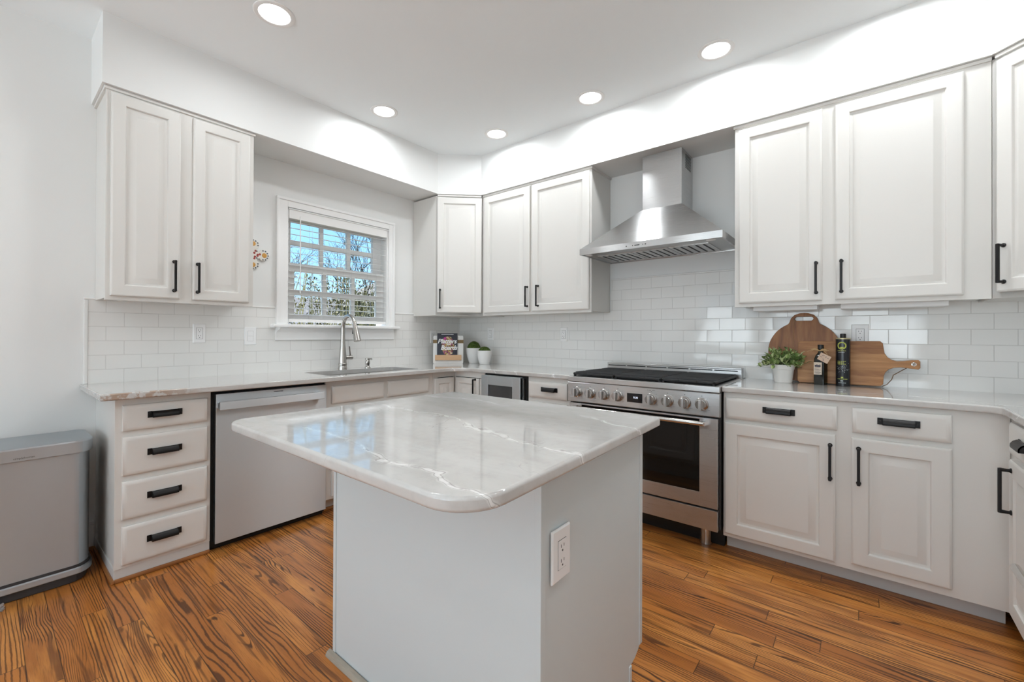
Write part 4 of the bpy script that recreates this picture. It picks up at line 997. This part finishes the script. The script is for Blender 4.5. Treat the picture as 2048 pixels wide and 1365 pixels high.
# ================================================================== UNDER-CABINET LIGHT BOXES
for x0, x1, lb in ((2.765, 3.085, 'white under-cabinet light box above the round cutting board'), (3.19, 3.61, 'white under-cabinet light box right of the round cutting board')):
    u = thing('under_cabinet_light', lb, 'light fixture', (x0, -.20, ZU + .010))
    MB().box(0, 0, -.030, x1 - x0, .10, 0, .002).build('housing', PLASTIC, u)
    MB().box(.01, .015, -.0315, x1 - x0 - .01, .085, -.0295).build('diffuser', plain('lamp diffuser off', (.8, .8, .78), .4), u)

# ================================================================== OUTDOORS
GR = plain('lawn', (.06, .055, .026), .95, .5, 3)
g = MB().box(-40, -40, -.6, -.3, 40, -.5).build('ground', GR, smooth=False); g['kind'] = 'structure'
HS = thing('neighbour_house', 'grey-roofed neighbouring house seen through the right of the window', 'house', (-17, 13.4, -.5))
MB().box(-4, -3.4, 0, 4, 5, 3.4).build('walls', plain('siding', (.14, .165, .19), .8), HS)
MB().loops([[(-4.4, -3.8, 3.3), (4.4, -3.8, 3.3), (0, -3.8 + 2.6, 5.4)], [(-4.4, 5.4, 3.3), (4.4, 5.4, 3.3), (0, 5.4 - 2.6, 5.4)]]).build('roof', plain('roof shingles', (.045, .048, .055), .9, .5, 12), HS, smooth=False)
SH = thing('garden_shed', 'low grey garden shed behind the bushes in the lower left panes of the window', 'shed', (-14, 3.4, -.5))
MB().box(-1.6, -2.6, 0, 1.6, 2.6, 2.0).build('walls', plain('shed boards', (.09, .105, .12), .9), SH)
MB().loops([[(-1.9, -2.8, 1.95), (1.9, -2.8, 1.95), (0, -2.8, 3.15)], [(-1.9, 2.8, 1.95), (1.9, 2.8, 1.95), (0, 2.8, 3.15)]]).build('roof', plain('shed roofing', (.040, .043, .050), .9), SH, smooth=False)
random.seed(31)
TWIG = plain('bare bark', (.075, .06, .042), .9); STALK = plain('dry stalks', (.30, .26, .13), .9)
def bush_mat(name, a, b_):
    mt, t, b = nodes(name); N = NT(t); gg = N.n('NewGeometry'); c_ = N.ramp(gg.outputs['Random Per Island'], [(0, a), (1, b_)]); t.links.new(c_, b.inputs['Base Color']); setp(b, None, .8); return mt
BUSH1 = bush_mat('olive leaves', (.022, .026, .006), (.125, .115, .032)); BUSH2 = bush_mat('dark leaves', (.012, .017, .009), (.055, .063, .03))
def bush(label, x, y, r, h, mat, n, lsz):
    t = thing('bush', label, 'bush', (x, y, -.5), 0, 'bushes outside the sink window'); f = MB(); s = MB()
    for k in range(n):
        az = random.random() * 2 * PI; q = random.random() ** .5; z = random.random()
        rr_ = r * q * math.sqrt(max(.05, 1 - (z * 1.05 - .35) ** 2)); p_ = Vector((rr_ * math.cos(az), rr_ * math.sin(az), z * h))
        leaf(f, p_, Vector((random.gauss(0, 1), random.gauss(0, 1), random.gauss(.3, .8))), lsz * random.uniform(.7, 1.4), lsz * .22)
    f.build('foliage', mat, t)
    for k in range(44):
        az = random.random() * 2 * PI; rr_ = r * random.random(); p0 = Vector((rr_ * .4 * math.cos(az), rr_ * .4 * math.sin(az), 0)); p1 = Vector((rr_ * 1.15 * math.cos(az), rr_ * 1.15 * math.sin(az), h * random.uniform(.6, 1.12)))
        s.tube([p0, (p0 + p1) / 2 + Vector((random.gauss(0, .1), random.gauss(0, .1), .1)), p1], [.014, .010, .005], 5)
    s.build('stalks', STALK, t)
bush('pale olive bush in the lower left panes of the window', -3.4, -.75, .80, 2.62, BUSH1, 3600, .055)
bush('pale olive bush in the lower middle panes of the window', -3.9, .75, .72, 2.66, BUSH1, 3400, .055)
bush('olive bush in the lower right panes of the window', -4.4, 2.25, .78, 2.75, BUSH1, 3400, .055)
bush('dark evergreen shrub behind the lower left panes', -7.2, 3.6, 1.5, 2.75, BUSH2, 2600, .12)
def tree(label, x, y, h, spread, seed):
    random.seed(seed); t = thing('bare_tree', label, 'tree', (x, y, -.5), 0, 'bare trees outside the sink window'); tr = MB(); br = MB()
    tr.tube([(0, 0, 0), (.05, 0, h * .25), (0, .05, h * .5)], [.11, .08, .05], 8); tr.build('trunk', TWIG, t)
    def grow(p, d, L, r_, dep):
        q1 = p + d * L * .5 + Vector((random.gauss(0, .05), random.gauss(0, .05), 0)) * L; q2 = p + d * L + Vector((random.gauss(0, .08), random.gauss(0, .08), .05)) * L
        br.tube([p, q1, q2], [r_, r_ * .8, r_ * .55], 5)
        if dep:
            for _ in range(3):
                dd_ = (d + Vector((random.gauss(0, .45), random.gauss(0, .45), random.gauss(.1, .3)))).normalized(); grow(p.lerp(q2, random.uniform(.55, 1)), dd_, L * random.uniform(.55, .8), r_ * .55, dep - 1)
    for k in range(6):
        az = k * PI / 3 + random.random(); grow(Vector((0, .03, h * random.uniform(.28, .5))), Vector((math.cos(az) * spread, math.sin(az) * spread, 1)).normalized(), h * .24, .036, 4)
    br.build('branches', TWIG, t)
tree('bare tree behind the left panes of the window', -9.0, 1.2, 5.0, .35, 41)
tree('bare tree behind the middle panes of the window', -11.5, 6.0, 6.0, .38, 42)
tree('bare tree behind the right panes of the window', -7.0, 5.6, 4.8, .5, 43)
